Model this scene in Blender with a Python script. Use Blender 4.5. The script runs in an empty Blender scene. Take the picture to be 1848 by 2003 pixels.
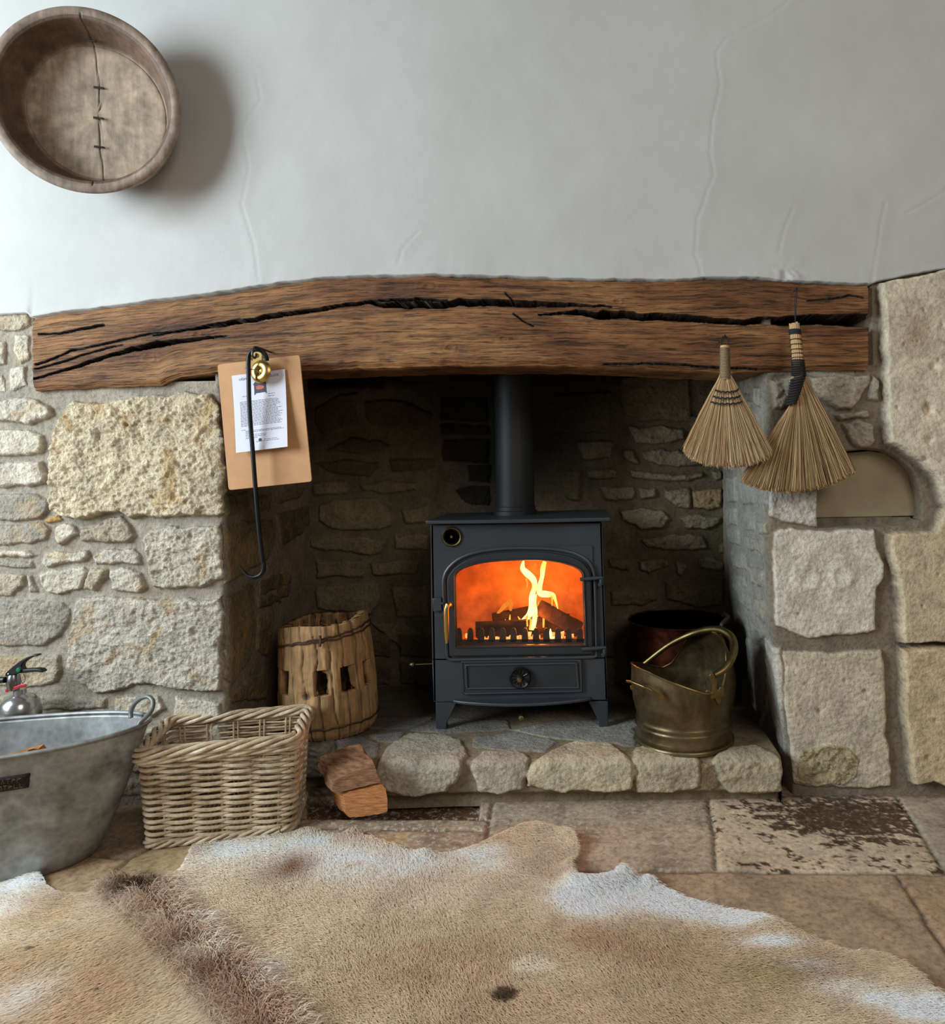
import bpy, math, random
import numpy as np
from mathutils import Vector, Matrix
random.seed(7); RNG = np.random.default_rng(7)
sc = bpy.context.scene
COL = bpy.data.collections.new('room'); sc.collection.children.link(COL)
# ---------------- camera ----------------
F, CX, CY, ROLL, H = 1390.0, 1140.0, 915.0, math.radians(0.8), 0.93
cr, sr = math.cos(ROLL), math.sin(ROLL)
cam_d = bpy.data.cameras.new('camera'); cam = bpy.data.objects.new('camera', cam_d); COL.objects.link(cam)
cam_d.sensor_fit = 'VERTICAL'; cam_d.sensor_height = 24.0; cam_d.lens = 24.0*F/2003
cam_d.shift_x = (924-CX)/2003; cam_d.shift_y = -(1001.5-CY)/2003
cam_d.clip_start = 0.02
cam.matrix_world = Matrix(((cr, sr, 0, 0), (0, 0, -1, 0), (-sr, cr, 0, H), (0, 0, 0, 1)))
sc.camera = cam
YF = 2.0                         # plane of the stone wall
HZ = 0.13                        # hearth height
YH = 1.95                        # hearth front
def ray(X, Y):
    a = (X-CX)/F; b = -(Y-CY)/F
    return (a*cr+b*sr, 1.0, -a*sr+b*cr)
def onY(X, Y, y):
    r = ray(X, Y); return Vector((r[0]*y, y, H+r[2]*y))
def onZ(X, Y, z):
    r = ray(X, Y); t = (z-H)/r[2]; return Vector((r[0]*t, t, z))
def onX(X, Y, x):
    r = ray(X, Y); t = x/r[0]; return Vector((x, t, H+r[2]*t))
def lin(c):
    return tuple((v/255/12.92 if v/255 <= .04045 else ((v/255+.055)/1.055)**2.4) for v in c)
# ---------------- noise ----------------
def vnoise(x, y, seed=0):
    xi = np.floor(x).astype(np.int64); yi = np.floor(y).astype(np.int64)
    xf = x-xi; yf = y-yi
    u = xf*xf*(3-2*xf); v = yf*yf*(3-2*yf)
    def h(i, j):
        n = (i*374761393 + j*668265263 + seed*2147483647*3 + 12345) & 0xFFFFFFFF
        n = ((n ^ (n >> 13))*1274126177) & 0xFFFFFFFF
        n = (n ^ (n >> 16)) & 0xFFFFFFFF
        return n/4294967295.0
    a = h(xi, yi); b = h(xi+1, yi); c = h(xi, yi+1); d = h(xi+1, yi+1)
    return (a*(1-u)+b*u)*(1-v)+(c*(1-u)+d*u)*v
def fbm(x, y, s, o=4, seed=0, g=.5):
    t = 0; a = 1; n = 0
    for k in range(o):
        t = t+a*vnoise(x*s*2**k+17.3*k, y*s*2**k-9.1*k, seed+k*7); n += a; a *= g
    return t/n*2-1
def sstep(a, b, x):
    t = np.clip((x-a)/(b-a), 0, 1); return t*t*(3-2*t)
# ---------------- objects ----------------
def link(o, parent=None):
    COL.objects.link(o)
    if parent is not None:
        o.parent = parent; o.matrix_parent_inverse = Matrix.Translation(-Vector(parent.location)) if parent.type == 'EMPTY' else Matrix()
    return o
def tag(o, label=None, cat=None, group=None, kind=None):
    if label: o['label'] = label
    if cat: o['category'] = cat
    if group: o['group'] = group
    if kind: o['kind'] = kind
    return o
def thing(name, label, cat, loc, group=None):
    o = bpy.data.objects.new(name, None); o.empty_display_size = .05; COL.objects.link(o); o.location = loc
    return tag(o, label, cat, group)
def npmesh(name, V, Fc, mat, parent=None, smooth=True, attrs=None, uv=None):
    """V (n,3) array, Fc (m,k) int array or list of such arrays"""
    me = bpy.data.meshes.new(name)
    if not isinstance(Fc, list): Fc = [Fc]
    nl = sum(f.size for f in Fc); nf = sum(len(f) for f in Fc)
    me.vertices.add(len(V)); me.vertices.foreach_set('co', np.asarray(V, dtype=np.float32).ravel())
    me.loops.add(nl); me.loops.foreach_set('vertex_index', np.concatenate([f.ravel() for f in Fc]).astype(np.int32))
    me.polygons.add(nf)
    tot = np.concatenate([np.full(len(f), f.shape[1]) for f in Fc]); st = np.concatenate([[0], np.cumsum(tot)[:-1]])
    me.polygons.foreach_set('loop_start', st.astype(np.int32))
    me.polygons.foreach_set('use_smooth', np.full(nf, smooth))
    if attrs:
        for k, a in attrs.items():
            if a.ndim == 2:
                at = me.attributes.new(k, 'FLOAT_COLOR', 'POINT')
                at.data.foreach_set('color', np.concatenate([a, np.ones((len(a), 1))], 1).astype(np.float32).ravel())
            else:
                at = me.attributes.new(k, 'FLOAT', 'POINT'); at.data.foreach_set('value', a.astype(np.float32))
    if uv is not None:
        ul = me.uv_layers.new(name='UVMap'); idx = np.concatenate([f.ravel() for f in Fc])
        ul.data.foreach_set('uv', uv[idx].astype(np.float32).ravel())
    me.update(calc_edges=True); me.validate()
    me.materials.append(mat)
    return link(bpy.data.objects.new(name, me), parent)
def gridfaces(n, m, mask=None, flip=False, wrap=False):
    i, j = np.meshgrid(np.arange(n-1), np.arange(m if wrap else m-1), indexing='ij')
    j2 = (j+1) % m
    f = np.stack([i*m+j, i*m+j2, (i+1)*m+j2, (i+1)*m+j], -1).reshape(-1, 4)
    if flip: f = f[:, ::-1]
    if mask is not None: f = f[mask.ravel()]
    return f
def sgrid(name, P, mat, parent=None, attrs=None, uv=None, flip=False, mask=None, wrap=False, smooth=True):
    n, m = P.shape[:2]
    at = {k: (v.reshape(n*m, -1) if v.ndim == 3 else v.reshape(-1)) for k, v in (attrs or {}).items()}
    return npmesh(name, P.reshape(-1, 3), gridfaces(n, m, mask, flip, wrap), mat, parent, smooth, at, None if uv is None else uv.reshape(-1, 2))
class MB:
    def __init__(s): s.v = []; s.f = []
    def add(s, vs, fs):
        k = len(s.v); s.v += [tuple(v) for v in vs]; s.f += [tuple(i+k for i in f) for f in fs]
    def box(s, a, b):
        (x0, y0, z0), (x1, y1, z1) = a, b
        s.add([(x0,y0,z0),(x1,y0,z0),(x1,y1,z0),(x0,y1,z0),(x0,y0,z1),(x1,y0,z1),(x1,y1,z1),(x0,y1,z1)],
              [(0,3,2,1),(4,5,6,7),(0,1,5,4),(1,2,6,5),(2,3,7,6),(3,0,4,7)])
    def prism(s, pts, d):
        """closed polygon of Vectors extruded by vector d"""
        n = len(pts); d = Vector(d)
        s.add(list(pts)+[Vector(p)+d for p in pts], [tuple(range(n)), tuple(range(2*n-1, n-1, -1))]+[(i, i+n, (i+1) % n+n, (i+1) % n) for i in range(n)])
    def ring(s, out, inn, d):
        """plate with a hole: outer and inner loops with equal counts"""
        n = len(out); d = Vector(d)
        vs = list(out)+list(inn)+[Vector(p)+d for p in out]+[Vector(p)+d for p in inn]
        fs = []
        for i in range(n):
            j = (i+1) % n
            fs += [(i, j, n+j, n+i), (2*n+i, 3*n+i, 3*n+j, 2*n+j), (i, 2*n+i, 2*n+j, j), (n+i, n+j, 3*n+j, 3*n+i)]
        s.add(vs, fs)
    def tube(s, pts, r, k=8, flat=None, closed=False):
        pts = [Vector(p) for p in pts]; n = len(pts)
        rr = r if hasattr(r, '__len__') else [r]*n
        up = Vector((0, 0, 1)); vs = []; fs = []; N = None
        for i in range(n):
            if closed: t = pts[(i+1) % n]-pts[i-1]
            else: t = pts[min(i+1, n-1)]-pts[max(i-1, 0)]
            if t.length < 1e-9: t = Vector((0, 0, 1))
            t.normalize()
            if N is None:
                N = t.cross(up)
                if N.length < .2: N = t.cross(Vector((0, 1, 0)))
            N = (N-t*N.dot(t)).normalized(); B = t.cross(N)
            for q in range(k):
                a = 2*math.pi*q/k
                o = N*math.cos(a)*rr[i]+B*math.sin(a)*rr[i]
                if flat is not None:
                    fv = Vector(flat[0]); o = o-fv*o.dot(fv)*(1-flat[1])
                vs.append(pts[i]+o)
        m = n if closed else n-1
        for i in range(m):
            for q in range(k):
                a = i*k+q; b = i*k+(q+1) % k; c = ((i+1) % n)*k+(q+1) % k; d = ((i+1) % n)*k+q
                fs.append((a, b, c, d))
        if not closed: fs += [tuple(range(k-1, -1, -1)), tuple((n-1)*k+q for q in range(k))]
        s.add(vs, fs)
    def lathe(s, prof, c, axis='z', k=48, ph=None):
        """prof (r, h) list; c centre; axis direction matrix optional"""
        vs = []; fs = []; n = len(prof); c = Vector(c)
        M = axis if isinstance(axis, Matrix) else Matrix.Identity(3)
        for r, h in prof:
            for q in range(k):
                a = 2*math.pi*q/k
                vs.append(c+M@Vector((r*math.cos(a), r*math.sin(a), h)))
        for i in range(n-1):
            for q in range(k):
                fs.append((i*k+q, i*k+(q+1) % k, (i+1)*k+(q+1) % k, (i+1)*k+q))
        if prof[0][0] > 1e-6: fs.append(tuple(range(k-1, -1, -1)))
        if prof[-1][0] > 1e-6: fs.append(tuple((n-1)*k+q for q in range(k)))
        s.add(vs, fs)
    def build(s, name, mat, parent=None, smooth=True, bevel=0, seg=2, auto=40):
        me = bpy.data.meshes.new(name); me.from_pydata(s.v, [], s.f); me.materials.append(mat)
        o = link(bpy.data.objects.new(name, me), parent)
        if smooth:
            me.shade_smooth()
            me.set_sharp_from_angle(angle=math.radians(auto))
        if bevel:
            b = o.modifiers.new('bevel', 'BEVEL'); b.width = bevel; b.segments = seg; b.limit_method = 'ANGLE'; b.angle_limit = math.radians(40)
            b.harden_normals = False
        return o
AXY = Matrix(((1, 0, 0), (0, 0, -1), (0, 1, 0)))       # local +z points to -y (towards the room)
def spline(pts, n):
    """catmull-rom through pts (tuples any length)"""
    P = np.array([tuple(p) for p in pts], float); m = len(P); out = []
    for q in np.linspace(0, m-1, n):
        i = min(int(q), m-2); t = q-i
        p0 = P[max(i-1, 0)]; p1 = P[i]; p2 = P[i+1]; p3 = P[min(i+2, m-1)]
        out.append(.5*((2*p1)+(-p0+p2)*t+(2*p0-5*p1+4*p2-p3)*t*t+(-p0+3*p1-3*p2+p3)*t**3))
    return out
def resample(pts, n, closed=True):
    P = np.array([tuple(p) for p in pts], float)
    if closed: P = np.vstack([P, P[:1]])
    L = np.concatenate([[0], np.cumsum(np.linalg.norm(np.diff(P, axis=0), axis=1))])
    q = np.linspace(0, L[-1], n+1 if closed else n)
    if closed: q = q[:-1]
    return np.stack([np.interp(q, L, P[:, k]) for k in range(P.shape[1])], 1)
# ---------------- materials ----------------
def newmat(name):
    m = bpy.data.materials.new(name); m.use_nodes = True; nt = m.node_tree
    for n in list(nt.nodes): nt.nodes.remove(n)
    out = nt.nodes.new('ShaderNodeOutputMaterial'); b = nt.nodes.new('ShaderNodeBsdfPrincipled')
    nt.links.new(b.outputs[0], out.inputs[0]); return m, nt, b, out
def nn(nt, t, **kw):
    n = nt.nodes.new(t)
    for k, v in kw.items():
        if k.startswith('i_'):
            key = k[2:]; key = int(key) if key.isdigit() else key.replace('_', ' ')
            n.inputs[key].default_value = v
        else: setattr(n, k, v)
    return n
def noise(nt, vec, scale, det=4, rough=.55, dist=0):
    n = nn(nt, 'ShaderNodeTexNoise'); n.inputs['Scale'].default_value = scale; n.inputs['Detail'].default_value = det
    n.inputs['Roughness'].default_value = rough; n.inputs['Distortion'].default_value = dist
    if vec is not None: nt.links.new(vec, n.inputs['Vector'])
    return n.outputs['Fac']
def ramp(nt, fac, stops):
    r = nn(nt, 'ShaderNodeValToRGB'); nt.links.new(fac, r.inputs[0]); e = r.color_ramp.elements
    while len(e) < len(stops): e.new(.5)
    for q, (p, c) in zip(e, stops):
        q.position = p; q.color = (c, c, c, 1) if not hasattr(c, '__len__') else (*c[:3], 1)
    return r.outputs[0]
def mixc(nt, fac, a, b, mode='MIX'):
    m = nn(nt, 'ShaderNodeMix', data_type='RGBA', blend_type=mode)
    for s, v in ((m.inputs[0], fac), (m.inputs[6], a), (m.inputs[7], b)):
        if hasattr(v, 'is_linked') or isinstance(v, bpy.types.NodeSocket): nt.links.new(v, s)
        else: s.default_value = v if not hasattr(v, '__len__') else (*v[:3], 1)
    return m.outputs[2]
def bump(nt, b, hgt, strength, dist, prev=None):
    n = nn(nt, 'ShaderNodeBump'); n.inputs['Strength'].default_value = strength; n.inputs['Distance'].default_value = dist
    nt.links.new(hgt, n.inputs['Height'])
    if prev is not None: nt.links.new(prev, n.inputs['Normal'])
    nt.links.new(n.outputs[0], b.inputs['Normal']); return n.outputs[0]
def coord(nt, kind='Object', scale=None, attr=None):
    if attr == 'uv': o = nn(nt, 'ShaderNodeTexCoord').outputs['UV']
    else: o = nn(nt, 'ShaderNodeTexCoord').outputs[kind]
    if scale:
        mp = nn(nt, 'ShaderNodeMapping'); mp.inputs['Scale'].default_value = scale; nt.links.new(o, mp.inputs[0]); o = mp.outputs[0]
    return o
def simple(name, rgb, rough=.5, metal=0, var=.15, scale=30, bmp=.2, bdist=.001, spec=.5, bscale=None, stretch=None, dark=None, coat=0):
    m, nt, b, out = newmat(name); c = lin(rgb); co = coord(nt, scale=stretch)
    f = noise(nt, co, scale, 5)
    lo = tuple(v*(1-var) for v in c) if dark is None else lin(dark); hi = tuple(min(v*(1+var), 1) for v in c)
    nt.links.new(ramp(nt, f, [(.3, lo), (.7, hi)]), b.inputs['Base Color'])
    b.inputs['Roughness'].default_value = rough; b.inputs['Metallic'].default_value = metal
    b.inputs['Specular IOR Level'].default_value = spec; b.inputs['Coat Weight'].default_value = coat
    if bmp: bump(nt, b, noise(nt, co, bscale or scale*4, 4), bmp, bdist)
    return m
def emis(name, rgb, s, rgb2=None, scale=30):
    m, nt, b, out = newmat(name); nt.nodes.remove(b)
    e = nn(nt, 'ShaderNodeEmission'); e.inputs['Strength'].default_value = s
    if rgb2 is None: e.inputs[0].default_value = (*rgb, 1)
    else: nt.links.new(ramp(nt, noise(nt, coord(nt), scale, 3), [(.35, rgb), (.65, rgb2)]), e.inputs[0])
    nt.links.new(e.outputs[0], out.inputs[0]); return m
def stone_mat(name, amp=.5, fine=.0015, stain=None, stainamt=0, spec=.25):
    """masonry: per-vertex stone colour, speckle, ochre stains, pitted bump"""
    m, nt, b, out = newmat(name); co = coord(nt)
    at = nn(nt, 'ShaderNodeAttribute', attribute_name='Col').outputs['Color']
    rg = nn(nt, 'ShaderNodeAttribute', attribute_name='rgh').outputs['Fac']
    n1 = noise(nt, co, 18, 6, .6); n2 = noise(nt, co, 90, 5, .65); n3 = noise(nt, co, 7, 4, .6, 1.0)
    c = mixc(nt, 1.0, at, ramp(nt, n1, [(.3, .72), (.55, 1.0), (.75, 1.18)]), 'MULTIPLY')
    c = mixc(nt, 1.0, c, ramp(nt, n2, [(.32, .66), (.48, .98), (.7, 1.16)]), 'MULTIPLY')
    if stain: 
        mk = nn(nt, 'ShaderNodeMath', operation='MULTIPLY'); nt.links.new(ramp(nt, n3, [(.55, 0), (.64, stainamt)]), mk.inputs[0]); nt.links.new(rg, mk.inputs[1])
        c = mixc(nt, mk.outputs[0], c, lin(stain))
    nt.links.new(c, b.inputs['Base Color'])
    b.inputs['Roughness'].default_value = .9; b.inputs['Specular IOR Level'].default_value = spec
    st = nn(nt, 'ShaderNodeMath', operation='MULTIPLY_ADD'); nt.links.new(rg, st.inputs[0]); st.inputs[1].default_value = 1.0; st.inputs[2].default_value = .25
    hh = nn(nt, 'ShaderNodeMath', operation='MULTIPLY'); nt.links.new(n2, hh.inputs[0]); nt.links.new(st.outputs[0], hh.inputs[1])
    v = nn(nt, 'ShaderNodeTexVoronoi'); v.inputs['Scale'].default_value = 85; nt.links.new(co, v.inputs['Vector'])
    p = bump(nt, b, hh.outputs[0], min(amp*1.2, 1), fine*6)
    hv = nn(nt, 'ShaderNodeMath', operation='MULTIPLY'); nt.links.new(v.outputs['Distance'], hv.inputs[0]); nt.links.new(rg, hv.inputs[1])
    bump(nt, b, hv.outputs[0], amp*.6, fine*1.6, p)
    return m
# ---------------- masonry height fields ----------------
def sdf(U, Vv, poly):
    """signed distance (positive inside) to polygon, arrays"""
    P = np.asarray(poly, float); n = len(P); d = np.full(U.shape, 1e9); ins = np.zeros(U.shape, bool)
    for i in range(n):
        a = P[i]; b = P[(i+1) % n]; e = b-a; L = max((e**2).sum(), 1e-12)
        t = np.clip(((U-a[0])*e[0]+(Vv-a[1])*e[1])/L, 0, 1)
        d = np.minimum(d, np.hypot(U-a[0]-t*e[0], Vv-a[1]-t*e[1]))
        c = ((a[1] > Vv) != (b[1] > Vv)) & (U < (b[0]-a[0])*(Vv-a[1])/((b[1]-a[1]) if abs(b[1]-a[1]) > 1e-12 else 1e-12)+a[0])
        ins ^= c
    return np.where(ins, d, -d)
def pdist(U, Vv, line):
    P = np.asarray(line, float); d = np.full(U.shape, 1e9)
    for a, b in zip(P[:-1], P[1:]):
        e = b-a; L = max((e**2).sum(), 1e-12); t = np.clip(((U-a[0])*e[0]+(Vv-a[1])*e[1])/L, 0, 1)
        d = np.minimum(d, np.hypot(U-a[0]-t*e[0], Vv-a[1]-t*e[1]))
    return d
def masonry(u, v, stones, mortar, seed=0, edge=.008, warp=.008, mort_rough=.0015):
    """stones: list of (poly_uv, relief, rgb, rough, amp). returns height, colour, rough"""
    U, V = np.meshgrid(u, v, indexing='ij')
    wu = U+fbm(U, V, 28, 3, seed+1)*warp; wv = V+fbm(U, V, 28, 3, seed+2)*warp
    h = fbm(U, V, 40, 4, seed+3)*mort_rough+fbm(U, V, 6, 2, seed+5)*.003
    c = np.ones(U.shape+(3,))*np.array(lin(mortar))
    c *= (1+.12*fbm(U, V, 12, 3, seed+4))[..., None]
    rg = np.full(U.shape, .12)
    rough = np.abs(fbm(U, V, 14, 5, seed+6, .6)); big = fbm(U, V, 7, 3, seed+7); fine = fbm(U+.01*fbm(U, V, 30, 2, seed+9), V*1.15, 40, 4, seed+8, .8)
    for k, (poly, rel, rgb, rgh, amp) in enumerate(stones):
        P = np.asarray(poly, float); lo = P.min(0)-.03; hi = P.max(0)+.03
        i0, i1 = np.searchsorted(u, [lo[0], hi[0]]); j0, j1 = np.searchsorted(v, [lo[1], hi[1]])
        if i1-i0 < 2 or j1-j0 < 2: continue
        S = (slice(i0, i1), slice(j0, j1))
        d = sdf(wu[S], wv[S], P)
        w = np.sqrt(sstep(-.0015, edge, d))
        tilt = random.uniform(-1, 1)*.03*(U[S]-P[:, 0].mean())+random.uniform(-1, 1)*.03*(V[S]-P[:, 1].mean())
        hs = rel*.72+tilt+amp*(rough[S]*-1.1+.35+big[S]*.8+fine[S]*.95*(.5+rgh))
        h[S] = h[S]*(1-w)+hs*w
        cc = np.array(lin(rgb))*(1+.1*big[S]+.10*fine[S])[..., None]
        wc = sstep(-.001, .003, d)[..., None]
        c[S] = c[S]*(1-wc)+cc*wc
        rg[S] = rg[S]*(1-wc[..., 0])+rgh*wc[..., 0]
    return U, V, h, np.clip(c, 0, 1), rg
# ======================= WALLS =======================
def Z(ox, oy, s, *polys):
    return [[(ox+x*s, oy+y*s) for x, y in p] for p in polys]
M_stoneL = stone_mat('limestone_rubble', .9, .002, (190, 146, 78), .5)
M_stoneB = stone_mat('sooty_shaded_rubble', .7, .002, (70, 50, 30), .3)
M_stoneR = stone_mat('pale_ashlar', .8, .0016, (190, 160, 105), .35)
M_hearth = stone_mat('hearth_stone', .8, .0016, (120, 105, 80), .5)
CREAM = (218, 207, 186); PALE = (212, 202, 184); YEL = (230, 212, 180); BUFF = (190, 176, 152); GREY = (168, 160, 146)
# ---- left pier: front face and reveal, unfolded ----
XL = onY(438, 1060, YF).x
def uvL(p):
    X, Y = p
    if X <= 438:
        q = onY(X, Y, YF); return (q.x-XL, q.z)
    q = onX(X, Y, XL); return (q.y-YF, q.z)
t4 = lambda *p: Z(0, 980, .24892, *p)
t2 = lambda *p: Z(0, 500, .34632, *p)
L = []
def SL(poly, col=PALE, rel=.010, rgh=.6, amp=.004): L.append(([uvL(q) for q in poly], rel, col, rgh, amp))
for p, c in (([(-60,622),(28,614),(58,612),(60,638),(35,648),(-60,645)], BUFF), ([(32,655),(58,652),(58,702),(38,715),(28,690)], CREAM),
             ([(-60,660),(12,668),(10,715),(-60,722)], PALE), ([(22,722),(52,716),(55,756),(20,766)], PALE), ([(-60,735),(10,732),(12,768),(-60,768)], CREAM)): SL(p, c, .008)
SL([(-90,792),(0,785),(40,776),(75,780),(104,797),(108,812),(92,822),(60,828),(10,822),(-90,825)], PALE, .022, .6, .006)
SL([(-90,842),(0,840),(60,838),(88,852),(93,870),(85,888),(50,893),(-90,892)], CREAM, .018, .6, .006)
SL([(-90,908),(0,905),(86,905),(94,925),(92,945),(60,952),(-90,950)], PALE, .018, .6, .006)
SL([(-90,964),(70,966),(100,978),(98,1000),(80,1016),(-90,1018)], GREY, .014)
SL([(88,1017),(112,1003),(122,1017),(96,1026)], (200,160,105), .01)
SL([(149,784),(208,791),(260,777),(312,774),(364,767),(416,772),(431,795),(434,830),(439,915),(440,1000),(433,1007),(311,1011),(261,1011),(240,1003),(219,1001),(200,1008),(174,1013),(125,1009),(107,995),(104,950),(102,905),(108,870),(117,830),(130,805)], YEL, .030, 1.0, .009)
SL([(-90,1030),(85,1022),(99,1038),(92,1055),(60,1062),(-90,1070)], GREY, .012)
SL([(108,1052),(112,1030),(130,1024),(150,1030),(158,1045),(140,1056),(118,1066)], PALE, .016)
SL([(160,1060),(165,1032),(190,1028),(215,1012),(240,1010),(262,1030),(270,1046),(252,1060),(190,1058)], BUFF, .018, .9, .008)
SL([(283,1050),(300,1038),(312,1030),(350,1032),(400,1030),(436,1025),(439,1060),(438,1130),(400,1148),(330,1152),(302,1149),(293,1110),(285,1072)], CREAM, .026, 1.0, .008)
SL([(-90,1076),(55,1079),(72,1085),(62,1091),(-90,1087)], CREAM, .01); SL([(-90,1092),(66,1096),(70,1108),(-90,1109)], GREY, .006)
SL([(86,1092),(92,1080),(175,1076),(181,1090),(165,1100),(92,1108),(82,1100)], PALE, .016, .8, .005)
SL([(186,1086),(197,1076),(265,1072),(276,1085),(280,1101),(190,1105)], PALE, .015, .9, .006)
SL([(-90,1120),(30,1122),(54,1126),(50,1145),(25,1164),(-90,1168)], BUFF, .012); SL([(57,1122),(66,1122),(75,1160),(60,1162)], PALE, .01)
SL([(80,1126),(100,1115),(168,1110),(176,1120),(160,1150),(115,1163),(90,1152)], CREAM, .016, .7, .006)
SL([(172,1130),(182,1112),(215,1113),(212,1130),(190,1155),(162,1150)], BUFF, .02, .6, .006); SL([(218,1113),(255,1110),(280,1118),(288,1148),(270,1158),(220,1150)], PALE, .018, .8, .006)
SL([(-90,1178),(60,1173),(120,1178),(138,1192),(135,1215),(120,1240),(92,1262),(0,1262),(-90,1264)], GREY, .013, .6, .006)
SL([(152,1175),(165,1168),(210,1165),(300,1170),(400,1172),(436,1165),(438,1200),(438,1300),(437,1350),(400,1352),(300,1337),(250,1342),(215,1352),(190,1352),(150,1330),(134,1305),(138,1240)], PALE, .024, 1.0, .007)
SL([(-90,1284),(80,1279),(116,1281),(121,1310),(110,1335),(80,1342),(-90,1342)], BUFF, .012)
SL([(76,1362),(130,1363),(208,1366),(207,1386),(78,1388)], GREY, .008); SL([(226,1364),(250,1359),(310,1363),(322,1385),(300,1402),(224,1392)], PALE, .012, .8, .006)
SL([(342,1363),(400,1368),(432,1376),(436,1402),(344,1412)], PALE, .014)
for (x0, x1, y0, y1) in ((-90,40,1362,1400),(-90,120,1410,1450),(135,250,1408,1450),(265,436,1418,1455),(-90,70,1462,1505),(85,240,1465,1510),(255,436,1470,1512),(-90,180,1518,1552),(200,436,1524,1558)):
    SL([(x0+4,y0+3),(x1-6,y0),(x1,y1-6),(x1-8,y1),(x0+3,y1-2),(x0,(y0+y1)/2)], random.choice([GREY, BUFF, PALE]), .012)
rq = random.Random(4); yq = 640
while yq < 1540:                      # the wall runs on to the left beyond the photo
    hq = rq.choice([34, 46, 60, 88]); xq = -560
    while xq < -110:
        wq = min(rq.uniform(70, 190), -98-xq)
        if wq > 30: SL([(xq+5, yq+rq.uniform(2, 8)), (xq+wq*.5, yq+rq.uniform(0, 4)), (xq+wq-8, yq+rq.uniform(2, 7)), (xq+wq-4, yq+hq*.6), (xq+wq-9, yq+hq-9), (xq+8, yq+hq-8), (xq+3, yq+hq*.5)], rq.choice([GREY, BUFF, PALE, CREAM]), .014, .6, .005)
        xq += wq+6
    yq += hq+6
# reveal stones (seen obliquely)
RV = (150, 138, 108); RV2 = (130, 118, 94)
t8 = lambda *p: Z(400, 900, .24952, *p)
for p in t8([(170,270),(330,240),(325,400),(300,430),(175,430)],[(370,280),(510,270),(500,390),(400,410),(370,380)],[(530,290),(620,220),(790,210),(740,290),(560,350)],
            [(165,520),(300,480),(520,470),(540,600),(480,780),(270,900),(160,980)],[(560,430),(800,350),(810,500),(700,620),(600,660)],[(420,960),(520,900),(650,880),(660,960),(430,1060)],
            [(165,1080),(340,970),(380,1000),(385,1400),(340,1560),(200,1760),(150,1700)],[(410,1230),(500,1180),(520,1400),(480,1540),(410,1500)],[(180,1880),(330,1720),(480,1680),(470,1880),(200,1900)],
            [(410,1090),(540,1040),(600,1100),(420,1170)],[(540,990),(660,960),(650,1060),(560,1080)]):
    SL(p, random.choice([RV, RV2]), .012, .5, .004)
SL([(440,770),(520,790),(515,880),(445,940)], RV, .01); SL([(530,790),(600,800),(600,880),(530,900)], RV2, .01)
u = np.concatenate([np.arange(-1.25, -.78, .006), np.arange(-.78, .30, .003), np.arange(.30, .72, .006)]); v = np.arange(-.02, 1.62, .003)
def fold(U, V, h, corner, sgn, r=.018, lean=None):
    """sgn=+1: u<0 front, u>0 into the recess facing +x ; sgn=-1 mirrored"""
    Us = U*sgn                      # <0 on the front, >0 in the reveal
    k = sstep(-r, r, Us)            # blend
    s = np.clip(Us, -r, r); soft = (r-np.abs(s))**2/(4*r)
    x = np.where(Us < 0, Us, 0)-soft; y = np.where(Us > 0, Us, 0)+soft
    ang = k*np.pi/2; nx = np.sin(ang); ny = -np.cos(ang)
    X = (x+nx*h)*sgn; Y = YF+y+ny*h
    return np.stack([corner+X+(0 if lean is None else lean), Y, V], -1)
U, V, h, c, rg = masonry(u, v, L, (158, 149, 134), 11)
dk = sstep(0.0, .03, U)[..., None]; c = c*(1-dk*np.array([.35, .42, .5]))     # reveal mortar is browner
h = np.where((V > onY(300, 745, YF).z) & (U > onY(66, 700, YF).x-XL) & (U < -.02), -.22, h)
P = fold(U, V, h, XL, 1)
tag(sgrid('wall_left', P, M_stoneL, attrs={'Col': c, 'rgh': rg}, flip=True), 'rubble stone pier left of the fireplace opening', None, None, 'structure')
# ---- back wall of the recess ----
YB = 2.63
B = []
def SB(poly, col, rel=.012, amp=.004, rgh=.6):
    B.append(([tuple(onY(X, Y, YB).xz) for X, Y in poly], rel, col, rgh, amp))
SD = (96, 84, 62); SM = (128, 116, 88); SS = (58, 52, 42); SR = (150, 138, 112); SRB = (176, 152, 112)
t3 = lambda *p: Z(560, 700, .29952, *p)
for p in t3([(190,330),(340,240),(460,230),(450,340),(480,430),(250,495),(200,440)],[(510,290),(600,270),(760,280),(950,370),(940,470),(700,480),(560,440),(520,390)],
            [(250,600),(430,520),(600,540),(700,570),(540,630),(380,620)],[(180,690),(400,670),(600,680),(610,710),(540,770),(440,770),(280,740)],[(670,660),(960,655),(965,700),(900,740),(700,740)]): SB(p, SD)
for p in t3([(1000,260),(1310,260),(1310,420),(1010,410)],[(1020,530),(1320,530),(1320,690),(1020,680)],[(1180,710),(1330,700),(1330,810),(1190,800)],[(1090,850),(1330,830),(1335,960),(1170,950)],[(1010,430),(1320,440),(1325,500),(1010,500)],[(200,110),(640,120),(640,210),(210,200)]): SB(p, SS)
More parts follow.
